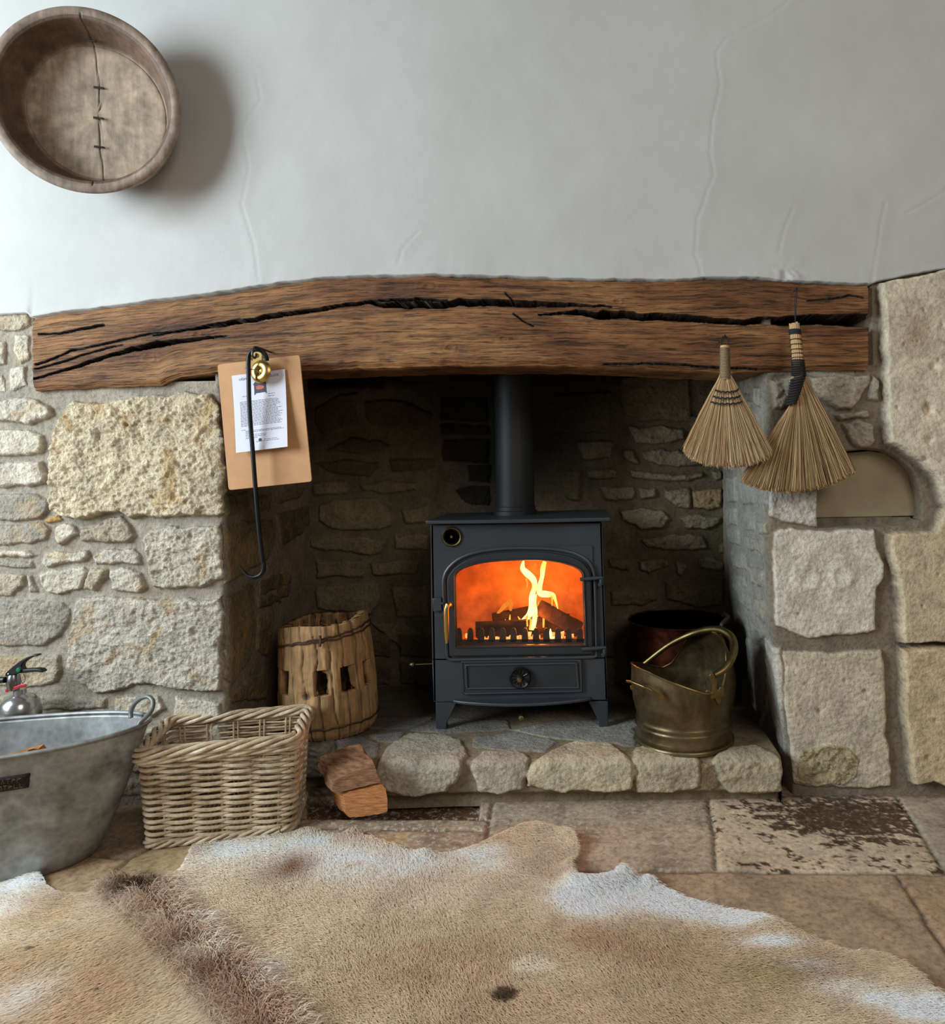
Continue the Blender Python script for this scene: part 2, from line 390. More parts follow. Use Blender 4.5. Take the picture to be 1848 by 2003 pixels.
for p in t3([(170,820),(400,805),(410,890),(180,895)],[(480,830),(640,800),(860,820),(860,870),(600,880),(490,865)],[(210,970),(330,920),(600,920),(690,1020),(680,1110),(600,1130),(300,1115),(220,1060)],[(750,1000),(930,960),(930,1080),(770,1080)],
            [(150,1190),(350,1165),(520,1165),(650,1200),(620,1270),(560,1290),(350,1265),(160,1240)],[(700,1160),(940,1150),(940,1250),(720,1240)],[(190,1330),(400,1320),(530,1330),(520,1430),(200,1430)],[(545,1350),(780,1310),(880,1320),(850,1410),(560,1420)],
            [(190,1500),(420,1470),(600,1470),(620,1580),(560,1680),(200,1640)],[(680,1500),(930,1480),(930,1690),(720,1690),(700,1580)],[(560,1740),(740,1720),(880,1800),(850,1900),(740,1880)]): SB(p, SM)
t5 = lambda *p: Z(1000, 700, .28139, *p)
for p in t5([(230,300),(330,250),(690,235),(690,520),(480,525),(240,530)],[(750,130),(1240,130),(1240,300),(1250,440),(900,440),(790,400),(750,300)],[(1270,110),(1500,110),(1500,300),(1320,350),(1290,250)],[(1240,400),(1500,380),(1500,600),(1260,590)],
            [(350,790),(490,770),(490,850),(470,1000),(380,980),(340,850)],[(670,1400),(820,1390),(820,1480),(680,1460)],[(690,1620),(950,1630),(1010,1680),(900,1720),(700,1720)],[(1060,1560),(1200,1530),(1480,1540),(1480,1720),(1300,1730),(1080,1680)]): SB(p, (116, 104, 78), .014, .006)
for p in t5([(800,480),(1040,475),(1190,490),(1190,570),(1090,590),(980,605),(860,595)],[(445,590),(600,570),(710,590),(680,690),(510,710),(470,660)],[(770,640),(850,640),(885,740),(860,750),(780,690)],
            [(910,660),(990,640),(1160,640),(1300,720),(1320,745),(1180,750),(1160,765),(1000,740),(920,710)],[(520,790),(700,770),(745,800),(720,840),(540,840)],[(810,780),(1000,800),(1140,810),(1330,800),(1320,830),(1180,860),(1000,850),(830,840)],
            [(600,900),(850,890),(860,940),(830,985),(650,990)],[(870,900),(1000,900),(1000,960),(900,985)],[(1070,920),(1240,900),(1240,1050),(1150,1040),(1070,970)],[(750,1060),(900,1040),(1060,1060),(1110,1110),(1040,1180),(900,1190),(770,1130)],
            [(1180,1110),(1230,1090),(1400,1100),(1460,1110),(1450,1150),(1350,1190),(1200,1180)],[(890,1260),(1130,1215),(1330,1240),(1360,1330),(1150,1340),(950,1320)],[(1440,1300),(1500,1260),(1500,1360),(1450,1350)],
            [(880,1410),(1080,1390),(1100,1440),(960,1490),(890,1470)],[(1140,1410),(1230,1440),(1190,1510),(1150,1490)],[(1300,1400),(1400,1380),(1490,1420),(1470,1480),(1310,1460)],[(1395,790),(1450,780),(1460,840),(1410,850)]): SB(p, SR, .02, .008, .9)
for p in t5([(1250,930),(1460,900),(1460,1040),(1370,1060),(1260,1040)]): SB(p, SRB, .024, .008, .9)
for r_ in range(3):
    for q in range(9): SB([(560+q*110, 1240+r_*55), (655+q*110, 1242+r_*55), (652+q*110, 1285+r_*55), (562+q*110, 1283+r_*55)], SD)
u = np.arange(-1.2, .8, .004); v = np.arange(.05, 1.62, .004)
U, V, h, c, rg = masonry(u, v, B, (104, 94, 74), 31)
# soot and recess shade painted together: masonry blackened round and above the flue
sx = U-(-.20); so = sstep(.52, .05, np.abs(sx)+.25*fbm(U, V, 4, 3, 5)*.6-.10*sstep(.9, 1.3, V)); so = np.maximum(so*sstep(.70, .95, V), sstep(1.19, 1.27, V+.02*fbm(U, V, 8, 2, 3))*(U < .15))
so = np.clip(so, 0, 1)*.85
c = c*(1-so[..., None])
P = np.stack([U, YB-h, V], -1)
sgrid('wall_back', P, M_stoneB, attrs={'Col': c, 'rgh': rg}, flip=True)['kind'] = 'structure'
# ---- right pier + jamb column ----
XR = onY(1501, 1060, YF).x
def lean(V): return np.interp(V, [0, .15, .50, .60, 2], [.060, .052, .004, 0, 0])
def uvR(p):
    X, Y = p
    q = onY(X, Y, YF); e = XR+float(lean(q.z))
    if q.x >= e: return (q.x-e, q.z)
    q = onX(X, Y, XR); q = onX(X, Y, XR+float(lean(q.z)))
    return (-(q.y-YF), q.z)
Rr = []
def SRt(poly, col=PALE, rel=.010, rgh=.5, amp=.004): Rr.append(([uvR(q) for q in poly], rel, col, rgh, amp))
r1 = lambda *p: Z(1180, 500, .36147, *p)
r2 = lambda *p: Z(1300, 940, .32952, *p)
WH = (214, 208, 196)
for p in r1([(880,640),(920,615),(1360,605),(1360,648),(1150,655),(1040,645),(900,650)]): SRt(p, GREY, .004, .3, .002)
for p in r1([(905,680),(1020,655),(1040,760),(960,835),(915,830)],[(1110,665),(1250,645),(1440,645),(1440,700),(1380,780),(1340,830),(1260,835),(1150,760)],[(1450,645),(1488,680),(1478,790),(1425,780),(1440,700)],
            [(1250,855),(1420,842),(1430,880),(1270,888)],[(1290,905),(1380,892),(1450,912),(1465,1000),(1440,1045),(1350,1040),(1310,970)],[(1000,860),(1200,850),(1240,1000),(1000,1000)]): SRt(p, (190,180,160), .022, .6, .009)
for p in r2([(620,10),(900,50),(905,268),(860,272),(700,240),(620,215)]): SRt(p, (206,200,188), .022, .5, .006)
for p in r2([(650,300),(700,282),(820,292),(1240,290),(1250,400),(1295,500),(1288,580),(1252,640),(1250,880),(1200,905),(1000,922),(850,940),(760,900),(660,860),(640,600),(630,430)]): SRt(p, (220,211,194), .016, .3, .0035)
for p in r2([(690,1000),(760,1015),(1000,1012),(1290,1003),(1300,1200),(1305,1500),(1335,1600),(1340,1800),(1200,1820),(900,1815),(745,1800),(728,1640),(700,1300)]): SRt(p, (206,192,168), .014, .35, .004)
for p in r2([(740,1660),(800,1590),(950,1560),(1080,1570),(1140,1650),(1130,1720),(1080,1790),(920,1810),(750,1795)]): SRt(p, (198,182,144), .016, 1.0, .008)
# reveal of the right pier (tall irregular stones, smeared with lime)
RG = (160, 158, 150); RT = (176, 164, 140)
for p in t5([(1490,1050),(1560,1040),(1575,1160),(1500,1165)],[(1600,1075),(1700,1060),(1700,1200),(1612,1205)],[(1500,1190),(1580,1190),(1590,1300),(1520,1285)],[(1530,1340),(1635,1365),(1640,1475),(1550,1450)],[(1550,1500),(1620,1520),(1640,1600),(1560,1590)],[(1580,1620),(1665,1665),(1675,1775),(1600,1720)],[(1590,860),(1800,900),(1790,1010),(1620,1020)],[(1490,830),(1570,830),(1570,1000),(1490,1010)]): SRt(p, RG, .008, .3, .003)
for p in t5([(1720,1140),(1775,1140),(1785,1220),(1730,1230)],[(1640,1245),(1755,1265),(1755,1370),(1662,1330)],[(1655,1445),(1765,1475),(1765,1605),(1680,1565)],[(1690,1665),(1765,1685),(1772,1835),(1712,1800)],[(1690,200),(1745,210),(1740,340),(1695,330)],[(1600,120),(1680,120),(1670,260),(1600,260)],[(1600,300),(1680,300),(1660,440),(1600,440)],[(1480,400),(1580,420),(1570,560),(1490,560)]): SRt(p, RT, .012, .5, .004)
for p in r2([(606,925),(690,985),(700,1300),(715,1640),(690,1620),(640,1400),(612,1200)]): SRt(p, (206,198,184), .014, .4, .003)
for p in r2([(480,760),(600,820),(600,920),(530,1000),(500,900)],[(400,560),(480,600),(470,700),(410,640)],[(480,930),(590,1000),(610,1300),(560,1480),(500,1300)]): SRt(p, (150,144,134), .008, .3, .004)
# ashlar column: three tall blocks standing forward of the pier
COLM = .060
cC = r1([(1478,150),(1560,140),(1960,60),(2300,60),(2300,1384),(1822,1384),(1806,1340),(1790,1250),(1745,1180),(1660,1105),(1580,1040),(1515,1020),(1500,900),(1500,700),(1495,400)])[0]
cD = r2([(1297,312),(1400,300),(1570,290),(1600,240),(1620,165),(2150,165),(2150,952),(1380,955),(1362,700),(1347,560),(1303,420)])[0]
cE = r2([(1382,978),(2150,972),(2150,1788),(1640,1790),(1560,1762),(1440,1785),(1422,1600),(1392,1400)])[0]
SRt(cC, (218,205,180), COLM, .2, .0028); SRt(cD, (214,196,164), COLM-.004, .3, .002); SRt(cE, (214,193,156), COLM-.006, .35, .003)
u = np.concatenate([np.arange(-.72, -.30, .006), np.arange(-.30, .92, .003)]); v = np.arange(-.02, 1.62, .003)
U, V, h, c, rg = masonry(u, v, Rr, (132, 120, 104), 51, edge=.008, warp=.007)
gr = sstep(.0, -.03, U)[..., None]; c = c*(1-gr)+gr*(c*.35+np.array(lin((152, 150, 142)))*.65)
# arched niche sunk into the wall
arch = [(1597,1016),(1597,900),(1612,890),(1650,884),(1700,879),(1730,882),(1762,898),(1787,925),(1800,965),(1803,1016)]
arch = [uvR(q) for q in arch]
dA = sdf(U, V, arch); wA = sstep(-.003, .004, dA)
h = h*(1-wA)+(-.11)*wA
low = [uvR(q) for q in [(1600,1012),(1600,1032),(1790,1030),(1800,1012)]]
h = np.where(sdf(U, V, low) > 0, -.05, h)
q = uvR((1778, 655)); w = (np.exp(-((U-q[0])/.045)**2-((V-q[1])/.09)**2)*(.8+.9*fbm(U, V, 14, 4, 6))).clip(0, 1)[..., None]*.55; c = c*(1-w)+np.array(lin((140, 108, 78)))*w
for (X, Y, r) in ((1756,678,.004),(1782,672,.003),(1822,708,.004),(1795,612,.004),(1830,640,.005),(1742,800,.005),(1770,990,.004),(1822,1120,.004),(1790,1180,.004),(1815,1400,.005),(1800,1470,.006),(1650,1330,.005),(1600,1390,.006),(1690,1350,.006),(1560,1200,.005)):
    q = uvR((X, Y)); h -= .008*np.exp(-((U-q[0])**2+(V-q[1])**2)/(r*r))
# holes and the round bosses worn in the pier block
for (X, Y, r, d) in ((1802,803,.012,.02),(1803,862,.010,.012),(1813,720,.012,.01),(1795,900,.01,.01)):
    q = uvR((X, Y)); h -= d*np.exp(-((U-q[0])**2+(V-q[1])**2)/(r*r))
for (X, Y, r, d) in ((1573,1130,.03,.008),(1642,1125,.026,.008)):
    q = uvR((X, Y)); rr = np.hypot(U-q[0], V-q[1])/r; h += .5*d*(np.exp(-(rr-1+.25*fbm(U, V, 30, 2, 77))**2*5)-.9*np.exp(-rr*rr*2))
h = np.where((V > onY(1600, 716, YF).z) & (U < onY(1704, 650, YF).x-XR) & (U > .02), -.22, h)
P = fold(U, V, h, XR, -1, lean=None)
P[..., 0] += lean(V)
tag(sgrid('wall_right', P, M_stoneR, attrs={'Col': c, 'rgh': rg}, flip=True), 'stone pier and dressed stone column right of the fireplace', None, None, 'structure')
# stone panel standing in the arched niche
pts = [onY(X, Y, 2.045) for X, Y in [(1590,1013),(1590,905),(1612,893),(1650,886),(1700,882),(1728,886),(1756,904),(1778,930),(1790,965),(1796,1009)]]
mb = MB(); mb.prism(pts, (0, .03, 0))
tag(mb.build('niche_panel', simple('dull_buff_board', (160, 146, 116), .7, 0, .12, 14, .2, .001), bevel=.002), 'arched buff panel closing the small niche beside the brushes', 'panel')
# ---- plaster wall above ----
edge = [(-620,634),(-260,624),(0,617),(28,614),(60,613),(66,622),(130,610),(200,602),(300,590),(400,578),(480,566),(560,554),(640,545),(700,542),(850,539),(1000,543),(1150,548),(1300,549),(1400,545),(1450,544),(1500,547),(1530,553),(1560,552),(1600,554),(1700,557),(1712,552),(1780,538),(1848,527),(2100,500)]
ex = [onY(a, b, YF-.006).x for a, b in edge]; ez = [onY(a, b, YF-.006).z for a, b in edge]
xs = np.concatenate([np.arange(-2.4, -1.9, .01), np.arange(-1.9, 1.5, .005)]); n_ = 330
zb = np.interp(xs, ex, ez)+fbm(xs, xs*0, 30, 3, 3)*.003
tt = np.linspace(0, 1, n_); X_ = np.repeat(xs[:, None], n_, 1); Zg = zb[:, None]+(2.72-zb[:, None])*tt[None, :]
hp = fbm(X_, Zg, 2.2, 3, 71)*.006+fbm(X_, Zg, 9, 3, 72)*.0013
for ln in ([(505,150),(514,200),(478,252),(490,330),(476,400),(500,480),(512,555)], [(1545,5),(1500,40),(1420,80),(1400,110),(1405,170),(1392,240),(1388,300),(1395,345),(1362,430),(1358,500),(1372,545)],
           [(1548,408),(1525,470),(1520,500)], [(1728,400),(1715,470),(1700,560)], [(1856,360),(1840,380),(1770,420)], [(820,455),(790,490),(780,520)]):
    q = [tuple(onY(a, b, YF).xz) for a, b in ln]; d = pdist(X_+fbm(X_, Zg, 20, 2, 9)*.004, Zg, q)
    hp += .0009*sstep(.04, .0, d)-.0013*np.exp(-(d/.0030)**2)
hp += .010*np.exp(-((Zg-zb[:, None])/.05)**2)*(.6+.6*fbm(X_, Zg, 5, 2, 81))+.004*np.exp(-((Zg-zb[:, None])/.012)**2)
q = onY(1540, 545, YF); hp += .004*fbm(X_, Zg, 60, 3, 91)*np.exp(-((X_-q.x)**2+(Zg-q.z)**2)/.03**2)*3
Pp = np.stack([X_, YF-.012-hp, Zg], -1)
lip = Pp[:, :1].copy(); lip[..., 1] += .08
Pp = np.concatenate([lip, Pp], 1)
m, nt, b, out = newmat('lime_plaster'); co = coord(nt)
c1 = mixc(nt, ramp(nt, noise(nt, co, 2.5, 5, .6), [(.3, 0), (.7, 1)]), (.475, .468, .445), (.54, .533, .512))
nt.links.new(c1, b.inputs['Base Color']); b.inputs['Roughness'].default_value = .75; b.inputs['Specular IOR Level'].default_value = .3
p = bump(nt, b, noise(nt, co, 35, 5, .6), .25, .002); bump(nt, b, noise(nt, co, 160, 3), .12, .001, p)
M_plaster = m
sgrid('wall_front', Pp, M_plaster, flip=True)['kind'] = 'structure'
# throat plate behind the beam; unseen top and back slabs added against light leaks
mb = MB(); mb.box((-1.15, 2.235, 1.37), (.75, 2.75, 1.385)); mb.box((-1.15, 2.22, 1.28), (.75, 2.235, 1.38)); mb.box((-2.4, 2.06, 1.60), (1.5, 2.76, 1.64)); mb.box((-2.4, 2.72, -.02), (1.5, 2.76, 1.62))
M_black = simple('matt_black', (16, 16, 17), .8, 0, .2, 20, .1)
tag(mb.build('throat_light_block', M_black), None, None, None, 'structure')
# ======================= BEAM =======================
btop = [(60,624),(66,622),(130,611),(200,603),(300,591),(400,579),(480,567),(560,555),(640,546),(700,543),(850,540),(1000,544),(1150,549),(1300,550),(1400,546),(1450,545),(1500,548),(1600,555),(1700,558)]
bbot = [(60,764),(66,763),(150,759),(230,756),(312,753),(322,747),(350,736),(420,727),(520,726),(600,724),(700,720),(850,716),(1000,714),(1100,715),(1240,720),(1300,724),(1433,728),(1494,726),(1560,724),(1700,722)]
px = np.arange(64, 1700.1, 1.8); rows = 130; YBm = 1.975
tv = np.linspace(0, 1, rows)
top = np.interp(px, *zip(*btop))+fbm(px/300, px*0, 12, 3, 2)*1.5; bot = np.interp(px, *zip(*bbot))+fbm(px/300, px*0+5, 12, 3, 4)*2
PX = np.repeat(px[:, None], rows, 1); PY = bot[:, None]+(top-bot)[:, None]*tv[None, :]
g2 = lambda *p: Z(0, 500, .34632, list(p))[0]
g8 = lambda *p: Z(440, 500, .4329, list(p))[0]
g1 = lambda *p: Z(1180, 500, .36147, list(p))[0]
cracks = [ (g2((190,692),(300,665),(400,640),(600,570),(750,530),(900,498),(1050,480),(1180,462),(1270,455)), [1.5,2,3,4,6,7,5,3,1], .04),
 (g2((200,615),(400,540),(600,495),(850,438),(1000,432),(1200,388),(1350,362)), [2,1.5,1.5,2,1.5,2,1], .012),
 (g2((200,640),(350,600),(600,520),(700,500)), [1.5,2,1.5,.5], .01),
 (g2((220,445),(350,440),(450,415),(580,393)), [1.5,1.5,2,3], .015),
 (g2((860,455),(1050,420),(1200,402),(1400,365),(1550,340),(1700,318),(1848,300)), [.5,1.5,3,4,5,4,4], .04),
 (g8((0,308),(200,281),(400,248),(560,222),(650,212),(720,226),(800,222),(900,222),(1000,226),(1060,212),(1200,212),(1300,218),(1500,222),(1600,226),(1740,230)), [4,4,3.5,4,3,5,9,8,8,9,8,8,6,3,1], .06),
 (g8((560,218),(700,204),(860,196),(1000,204)), [1,2,3,2], .02),
 (g8((1420,266),(1500,262),(1600,258),(1700,272),(1848,268)), [.5,2,6,8,8], .06),
 (g1((0,318),(120,322),(200,335),(320,330),(500,345),(650,356),(760,362),(840,352),(1000,352),(1200,345),(1330,348),(1440,352)), [10,9,8,9,8,6,6,8,11,13,15,17], .07),
 (g1((1100,245),(1250,232),(1330,215),(1400,228)), [.6,1.2,1,1], .006),
 ([(1180,712),(1300,712),(1480,722)], [1,1.5,1], .01), (g8((1265,170),(1300,210)), [1,1], .006), (g8((1300,265),(1390,320)), [1,1], .006)]
wx = PX+fbm(PX/100, PY/40, 3, 3, 8)*5; wy = PY+fbm(PX/60, PY/60, 3, 3, 9)*2.2
dep = np.zeros(PX.shape); crk = np.zeros(PX.shape); crs = np.zeros(PX.shape)
for ln, wd, dp in cracks:
    Pn = np.array(ln); best = np.full(PX.shape, -1e9)
    for k in range(len(Pn)-1):
        a, b_ = Pn[k], Pn[k+1]; e = b_-a; t = np.clip(((wx-a[0])*e[0]+(wy-a[1])*e[1])/(e**2).sum(), 0, 1)
        d = np.hypot(wx-a[0]-t*e[0], wy-a[1]-t*e[1]); w = wd[k]+(wd[k+1]-wd[k])*t
        best = np.maximum(best, w*.72-d)
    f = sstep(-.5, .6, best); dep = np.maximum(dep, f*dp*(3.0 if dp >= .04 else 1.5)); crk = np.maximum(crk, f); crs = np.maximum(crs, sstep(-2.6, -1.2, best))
edge_r = .022*np.exp(-((PY-top[:, None])/5)**2)*.4+.012*np.exp(-((bot[:, None]-PY)/7)**2)
grain = fbm(PX/18, (PY-np.interp(PX, *zip(*btop)))/2.6, 1, 3, 12)*.0015+fbm(PX/60, PY/12, 1, 3, 13)*.003
knots = [(835,560),(1208,590),(985,662),(292,700),(880,680),(1690,530),(385,655)]
for kx, ky in knots:
    rr = np.hypot((PX-kx)/1.6, PY-ky); grain += .0007*np.cos(rr*.9+fbm(PX/9, PY/9, 1, 2, 5)*3)*np.exp(-(rr/13)**2)-.003*np.exp(-(rr/3.5)**2)
A = ((PX-CX)/F); Bb = -((PY-CY)/F)
Px3 = (A*cr+Bb*sr)*YBm; Pz3 = H+(-A*sr+Bb*cr)*YBm
Py3 = YBm+dep+edge_r-grain
P3 = np.stack([Px3, Py3, Pz3], -1)
b0 = P3[:, :1].copy(); b0[..., 1] = 2.24; b0[..., 2] += .01
b1 = P3[:, :1].copy(); b1[..., 1] += .05
t0 = P3[:, -1:].copy(); t0[..., 1] = 2.10
P3 = np.concatenate([b0, b1, P3, t0], 1)
r0 = P3[-1:].copy(); r0[..., 1] = 2.2; r0[..., 0] += .002
l0 = P3[:1].copy(); l0[..., 1] = 2.06
P3 = np.concatenate([l0, P3, r0], 0)
UV = np.stack([P3[..., 0], np.zeros(P3.shape[:2])], -1); vv = np.concatenate([[-.03, -.01], tv*.24, [.26]]); UV[..., 1] = vv[None, :]
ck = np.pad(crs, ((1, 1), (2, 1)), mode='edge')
m, nt, b, out = newmat('old_oak'); co = coord(nt, attr='uv', scale=(4, 90, 1)); co2 = coord(nt, attr='uv', scale=(2.2, 7, 1)); co3 = coord(nt, attr='uv', scale=(14, 260, 1))
n1 = noise(nt, co, 1, 6, .6, .6); n2 = noise(nt, co2, 1, 4, .6); n3 = noise(nt, co3, 1, 4, .6)
cc = ramp(nt, n2, [(.30, lin((88, 54, 32))), (.46, lin((126, 82, 48))), (.6, lin((154, 110, 68))), (.75, lin((106, 70, 48)))])
cc = mixc(nt, 1.0, cc, ramp(nt, n1, [(.32, .25), (.48, .9), (.68, 1.35)]), 'MULTIPLY')
cc = mixc(nt, 1.0, cc, ramp(nt, n3, [(.39, .28), (.47, 1.0)]), 'MULTIPLY')
cc = mixc(nt, nn(nt, 'ShaderNodeAttribute', attribute_name='crack_shade').outputs['Fac'], cc, lin((34, 24, 18)))  # painted shade: darkens the insides of the beam cracks
nt.links.new(cc, b.inputs['Base Color']); b.inputs['Roughness'].default_value = .62; b.inputs['Specular IOR Level'].default_value = .35
p = bump(nt, b, n1, .9, .006); bump(nt, b, n3, .8, .003, p)
M_oak = m
beam = sgrid('mantel_beam', P3, M_oak, uv=UV, flip=True, attrs={'crack_shade': ck*.95})
tag(beam, 'long cracked old oak beam spanning the fireplace opening', 'beam')
# ======================= HEARTH =======================
def uvH(p):
    X, Y = p; q = onY(X, Y, YH)
    if q.z < HZ: return (q.x, q.z-HZ)
    q = onZ(X, Y, HZ); return (q.x, q.y-YH)
Hh = []
def SH(poly, col, rel=.012, amp=.004, rgh=.6):
    q = np.array([uvH(p) for p in poly]); m_ = q.mean(0); Hh.append((m_+(q-m_)*(1+.010/np.hypot(*(q-m_).T))[:, None], rel, col, rgh, amp))
h5 = lambda *p: Z(540, 1400, .55195, *p)
HG = (150, 146, 138); HT = (188, 174, 146)
SH(h5([(372,175),(400,115),(470,75),(570,75),(645,92),(668,140),(655,180),(640,200),(604,255),(500,275),(400,252),(368,215)])[0], (182,172,154), .028, .005, .55)
SH(h5([(705,180),(715,150),(740,132),(850,130),(888,150),(884,200),(868,245),(800,265),(722,260)])[0], (184,172,150), .022, .005, .55)
SH(h5([(900,195),(920,165),(960,140),(1050,102),(1165,102),(1258,170),(1255,215),(1245,248),(1150,258),(1000,255),(905,240)])[0], (200,186,156), .030, .0045, .5)
SH(h5([(1280,200),(1275,125),(1340,112),(1460,145),(1488,152),(1490,240),(1400,262),(1290,265)])[0], HT, .022, .005, .55)
SH(h5([(1500,165),(1550,172),(1562,235),(1540,255),(1500,262)])[0], (150,130,100), .010, .004)
SH(h5([(1552,160),(1600,122),(1700,112),(1782,160),(1783,262),(1700,272),(1610,262),(1575,220)])[0], HT, .026, .0055, .55)
for p in h5([(700,110),(720,75),(850,62),(985,95),(940,125),(850,120)],[(335,68),(450,60),(430,95),(372,88)],[(95,110),(180,90),(300,75),(352,100),(345,150),(240,140),(130,150)],[(830,52),(1000,22),(1268,12),(1262,108),(1150,92),(1000,80)],
            [(480,52),(600,12),(815,20),(815,50),(600,62)],[(330,10),(560,5),(470,45),(340,45)]): SH(p, HG, .007, .003, .5)
SH([(560,1490),(610,1470),(640,1500),(645,1560),(565,1565)], (120,112,98), .02, .008)
u = np.arange(-1.06, .535, .003); v = np.concatenate([np.arange(-.14, .35, .003), np.arange(.35, .72, .01)])
U, V, h, c, rg = masonry(u, v, Hh, (138, 124, 100), 77, edge=.010, warp=.010)
h += .010*fbm(U, V, 5, 3, 61)*sstep(.2, .0, V)
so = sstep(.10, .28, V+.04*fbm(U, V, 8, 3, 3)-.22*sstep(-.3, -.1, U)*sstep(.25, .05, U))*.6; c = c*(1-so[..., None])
r = .022; s = np.clip(V, -r, r); soft = (r-np.abs(s))**2/(4*r); k = sstep(-r, r, V)*np.pi/2
yy = YH+np.where(V > 0, V, 0)+soft; zz = HZ+np.where(V < 0, V, 0)-soft
# the front steps back behind the basket and leaves an undercut mortar base
back = .120*sstep(-.68, -.75, U)*sstep(.32, .0, V)
under = .030*sstep(-.085, -.11, V)
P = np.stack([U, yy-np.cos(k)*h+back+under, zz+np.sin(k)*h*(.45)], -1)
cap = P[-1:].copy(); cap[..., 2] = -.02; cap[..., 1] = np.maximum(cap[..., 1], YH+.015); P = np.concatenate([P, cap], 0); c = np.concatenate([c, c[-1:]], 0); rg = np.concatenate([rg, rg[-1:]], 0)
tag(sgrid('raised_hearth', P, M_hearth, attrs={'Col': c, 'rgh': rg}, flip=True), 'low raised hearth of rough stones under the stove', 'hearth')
# ======================= FLOOR =======================
xs = np.concatenate([[-3.5, -2.6], np.arange(-1.9, 1.3, .005), [2.0, 3.0]]); ys = np.concatenate([[-2.0, -.5, .4], np.arange(.9, 2.12, .005)])
U, V = np.meshgrid(xs, ys, indexing='ij')
def fl(*p): return [tuple(onZ(X, Y, 0).xy) for X, Y in p]
joints = [fl((560,1600),(760,1600),(955,1602)), fl((965,1560),(955,1625),(940,1700)), fl((1385,1560),(1392,1620),(1403,1704)), fl((1755,1560),(1800,1630),(1850,1708)),
          fl((900,1700),(1120,1703),(1400,1705),(1700,1708),(2100,1712)), fl((1752,1708),(1800,1785),(1870,1890),(1950,2000)), fl((150,1780),(215,1716),(252,1678),(300,1655)), fl((60,1650),(160,1670),(252,1678)), fl((300,1655),(500,1640),(640,1620),(940,1625)),
          fl((-200,1900),(150,1780))]
hf = fbm(U, V, 3, 3, 5)*.0015+fbm(U, V, 30, 4, 6)*.0008
Uw = U+fbm(U, V, 14, 3, 4)*.006; Vw = V+fbm(U, V, 14, 3, 3)*.006
dj = np.full(U.shape, 9.0)
for j in joints: dj = np.minimum(dj, pdist(Uw, Vw, j))
jt = np.exp(-(dj/.0055)**2); hf -= .006*jt
base = np.array(lin((150, 124, 98))); c = np.ones(U.shape+(3,))*base
def tile(poly, rgb):
    d = sdf(Uw, Vw, fl(*poly)); w = sstep(-.003, .003, d)[..., None]; c[...] = c*(1-w)+np.array(lin(rgb))*w
tile([(950,1560),(1385,1560),(1403,1704),(900,1700)], (178,156,132)); tile([(1385,1560),(1755,1560),(1850,1708),(1403,1705)], (210,186,158)); tile([(1755,1560),(2100,1560),(2100,1712),(1850,1708)], (180,164,142))
tile([(900,1700),(1752,1708),(1960,2010),(400,2010)], (178,150,122)); tile([(1752,1708),(2100,1712),(2100,2010),(1950,2000)], (178,146,116)); tile([(500,1602),(955,1602),(940,1700),(400,1700)], (158,136,112)); tile([(60,1650),(252,1678),(150,1780),(-200,1900),(-400,1700)], (172,142,108)); tile([(252,1678),(400,1645),(800,1630),(700,1800),(100,1850),(150,1780)], (170,144,106))
# worn pale surface flaking to dark stone on the second flag
q = onZ(1655, 1595, 0); e = ((U-q.x)/.17)**2+((V-q.y)/.09)**2
fk = fbm(U*1.0, V*1.6, 46, 4, 40, .7)-.75*np.exp(-e*.8)+.10+.3*sstep(.5, 2.5, e)*.6
onT = sdf(U, V, fl((1370,1555),(1755,1555),(1850,1708),(1403,1705))) > 0
wk = (sstep(.05, -.03, fk)*onT)[..., None]; c = c*(1-wk)+np.array(lin((84, 62, 44)))*wk; hf -= .0012*wk[..., 0]
spk = np.where(sdf(U, V, fl((500,1560),(1400,1560),(1403,1704),(400,1700))) > 0, 1.0, .35)*np.where(V > onZ(1140,1660,0).y, 1, .6)
c *= (1+.15*fbm(U, V, 5, 4, 90)[..., None]); c *= (1-.55*jt[..., None])
# darker greyish strip against the masonry and the sunken slot under the hearth front
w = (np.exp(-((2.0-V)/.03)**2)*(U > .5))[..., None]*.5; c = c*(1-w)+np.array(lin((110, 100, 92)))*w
sl = sdf(U, V, fl((600,1560),(940,1560),(937,1601),(600,1601))); ws = sstep(-.002, .004, sl); hf -= .022*ws; c = c*(1-ws[..., None])+np.array(lin((92, 66, 42)))*ws[..., None]
m, nt, b, out = newmat('flagstone'); co = coord(nt)
at = nn(nt, 'ShaderNodeAttribute', attribute_name='Col').outputs['Color']; sp = nn(nt, 'ShaderNodeAttribute', attribute_name='spk').outputs['Fac']
n1 = noise(nt, co, 9, 6, .65, .4); n2 = noise(nt, co, 70, 5, .7); n3 = noise(nt, coord(nt), 60, 5, .75, .3)
cc = mixc(nt, 1.0, at, ramp(nt, n1, [(.3, .62), (.5, 1.0), (.7, 1.25)]), 'MULTIPLY'); cc = mixc(nt, 1.0, cc, ramp(nt, n2, [(.32, .55), (.5, 1.0), (.68, 1.25)]), 'MULTIPLY')
mk = nn(nt, 'ShaderNodeMath', operation='MULTIPLY'); nt.links.new(ramp(nt, n3, [(.52, 0), (.62, .8)]), mk.inputs[0]); nt.links.new(sp, mk.inputs[1])
cc = mixc(nt, mk.outputs[0], cc, lin((205, 196, 180)))
nt.links.new(cc, b.inputs['Base Color']); nt.links.new(ramp(nt, n1, [(.3, .45), (.7, .7)]), b.inputs['Roughness']); b.inputs['Specular IOR Level'].default_value = .4
p = bump(nt, b, n2, .35, .002); bump(nt, b, n1, .3, .004, p)
sgrid('floor', np.stack([U, V, hf], -1), m, attrs={'Col': np.clip(c, 0, 1), 'spk': spk}, flip=True)['kind'] = 'structure'
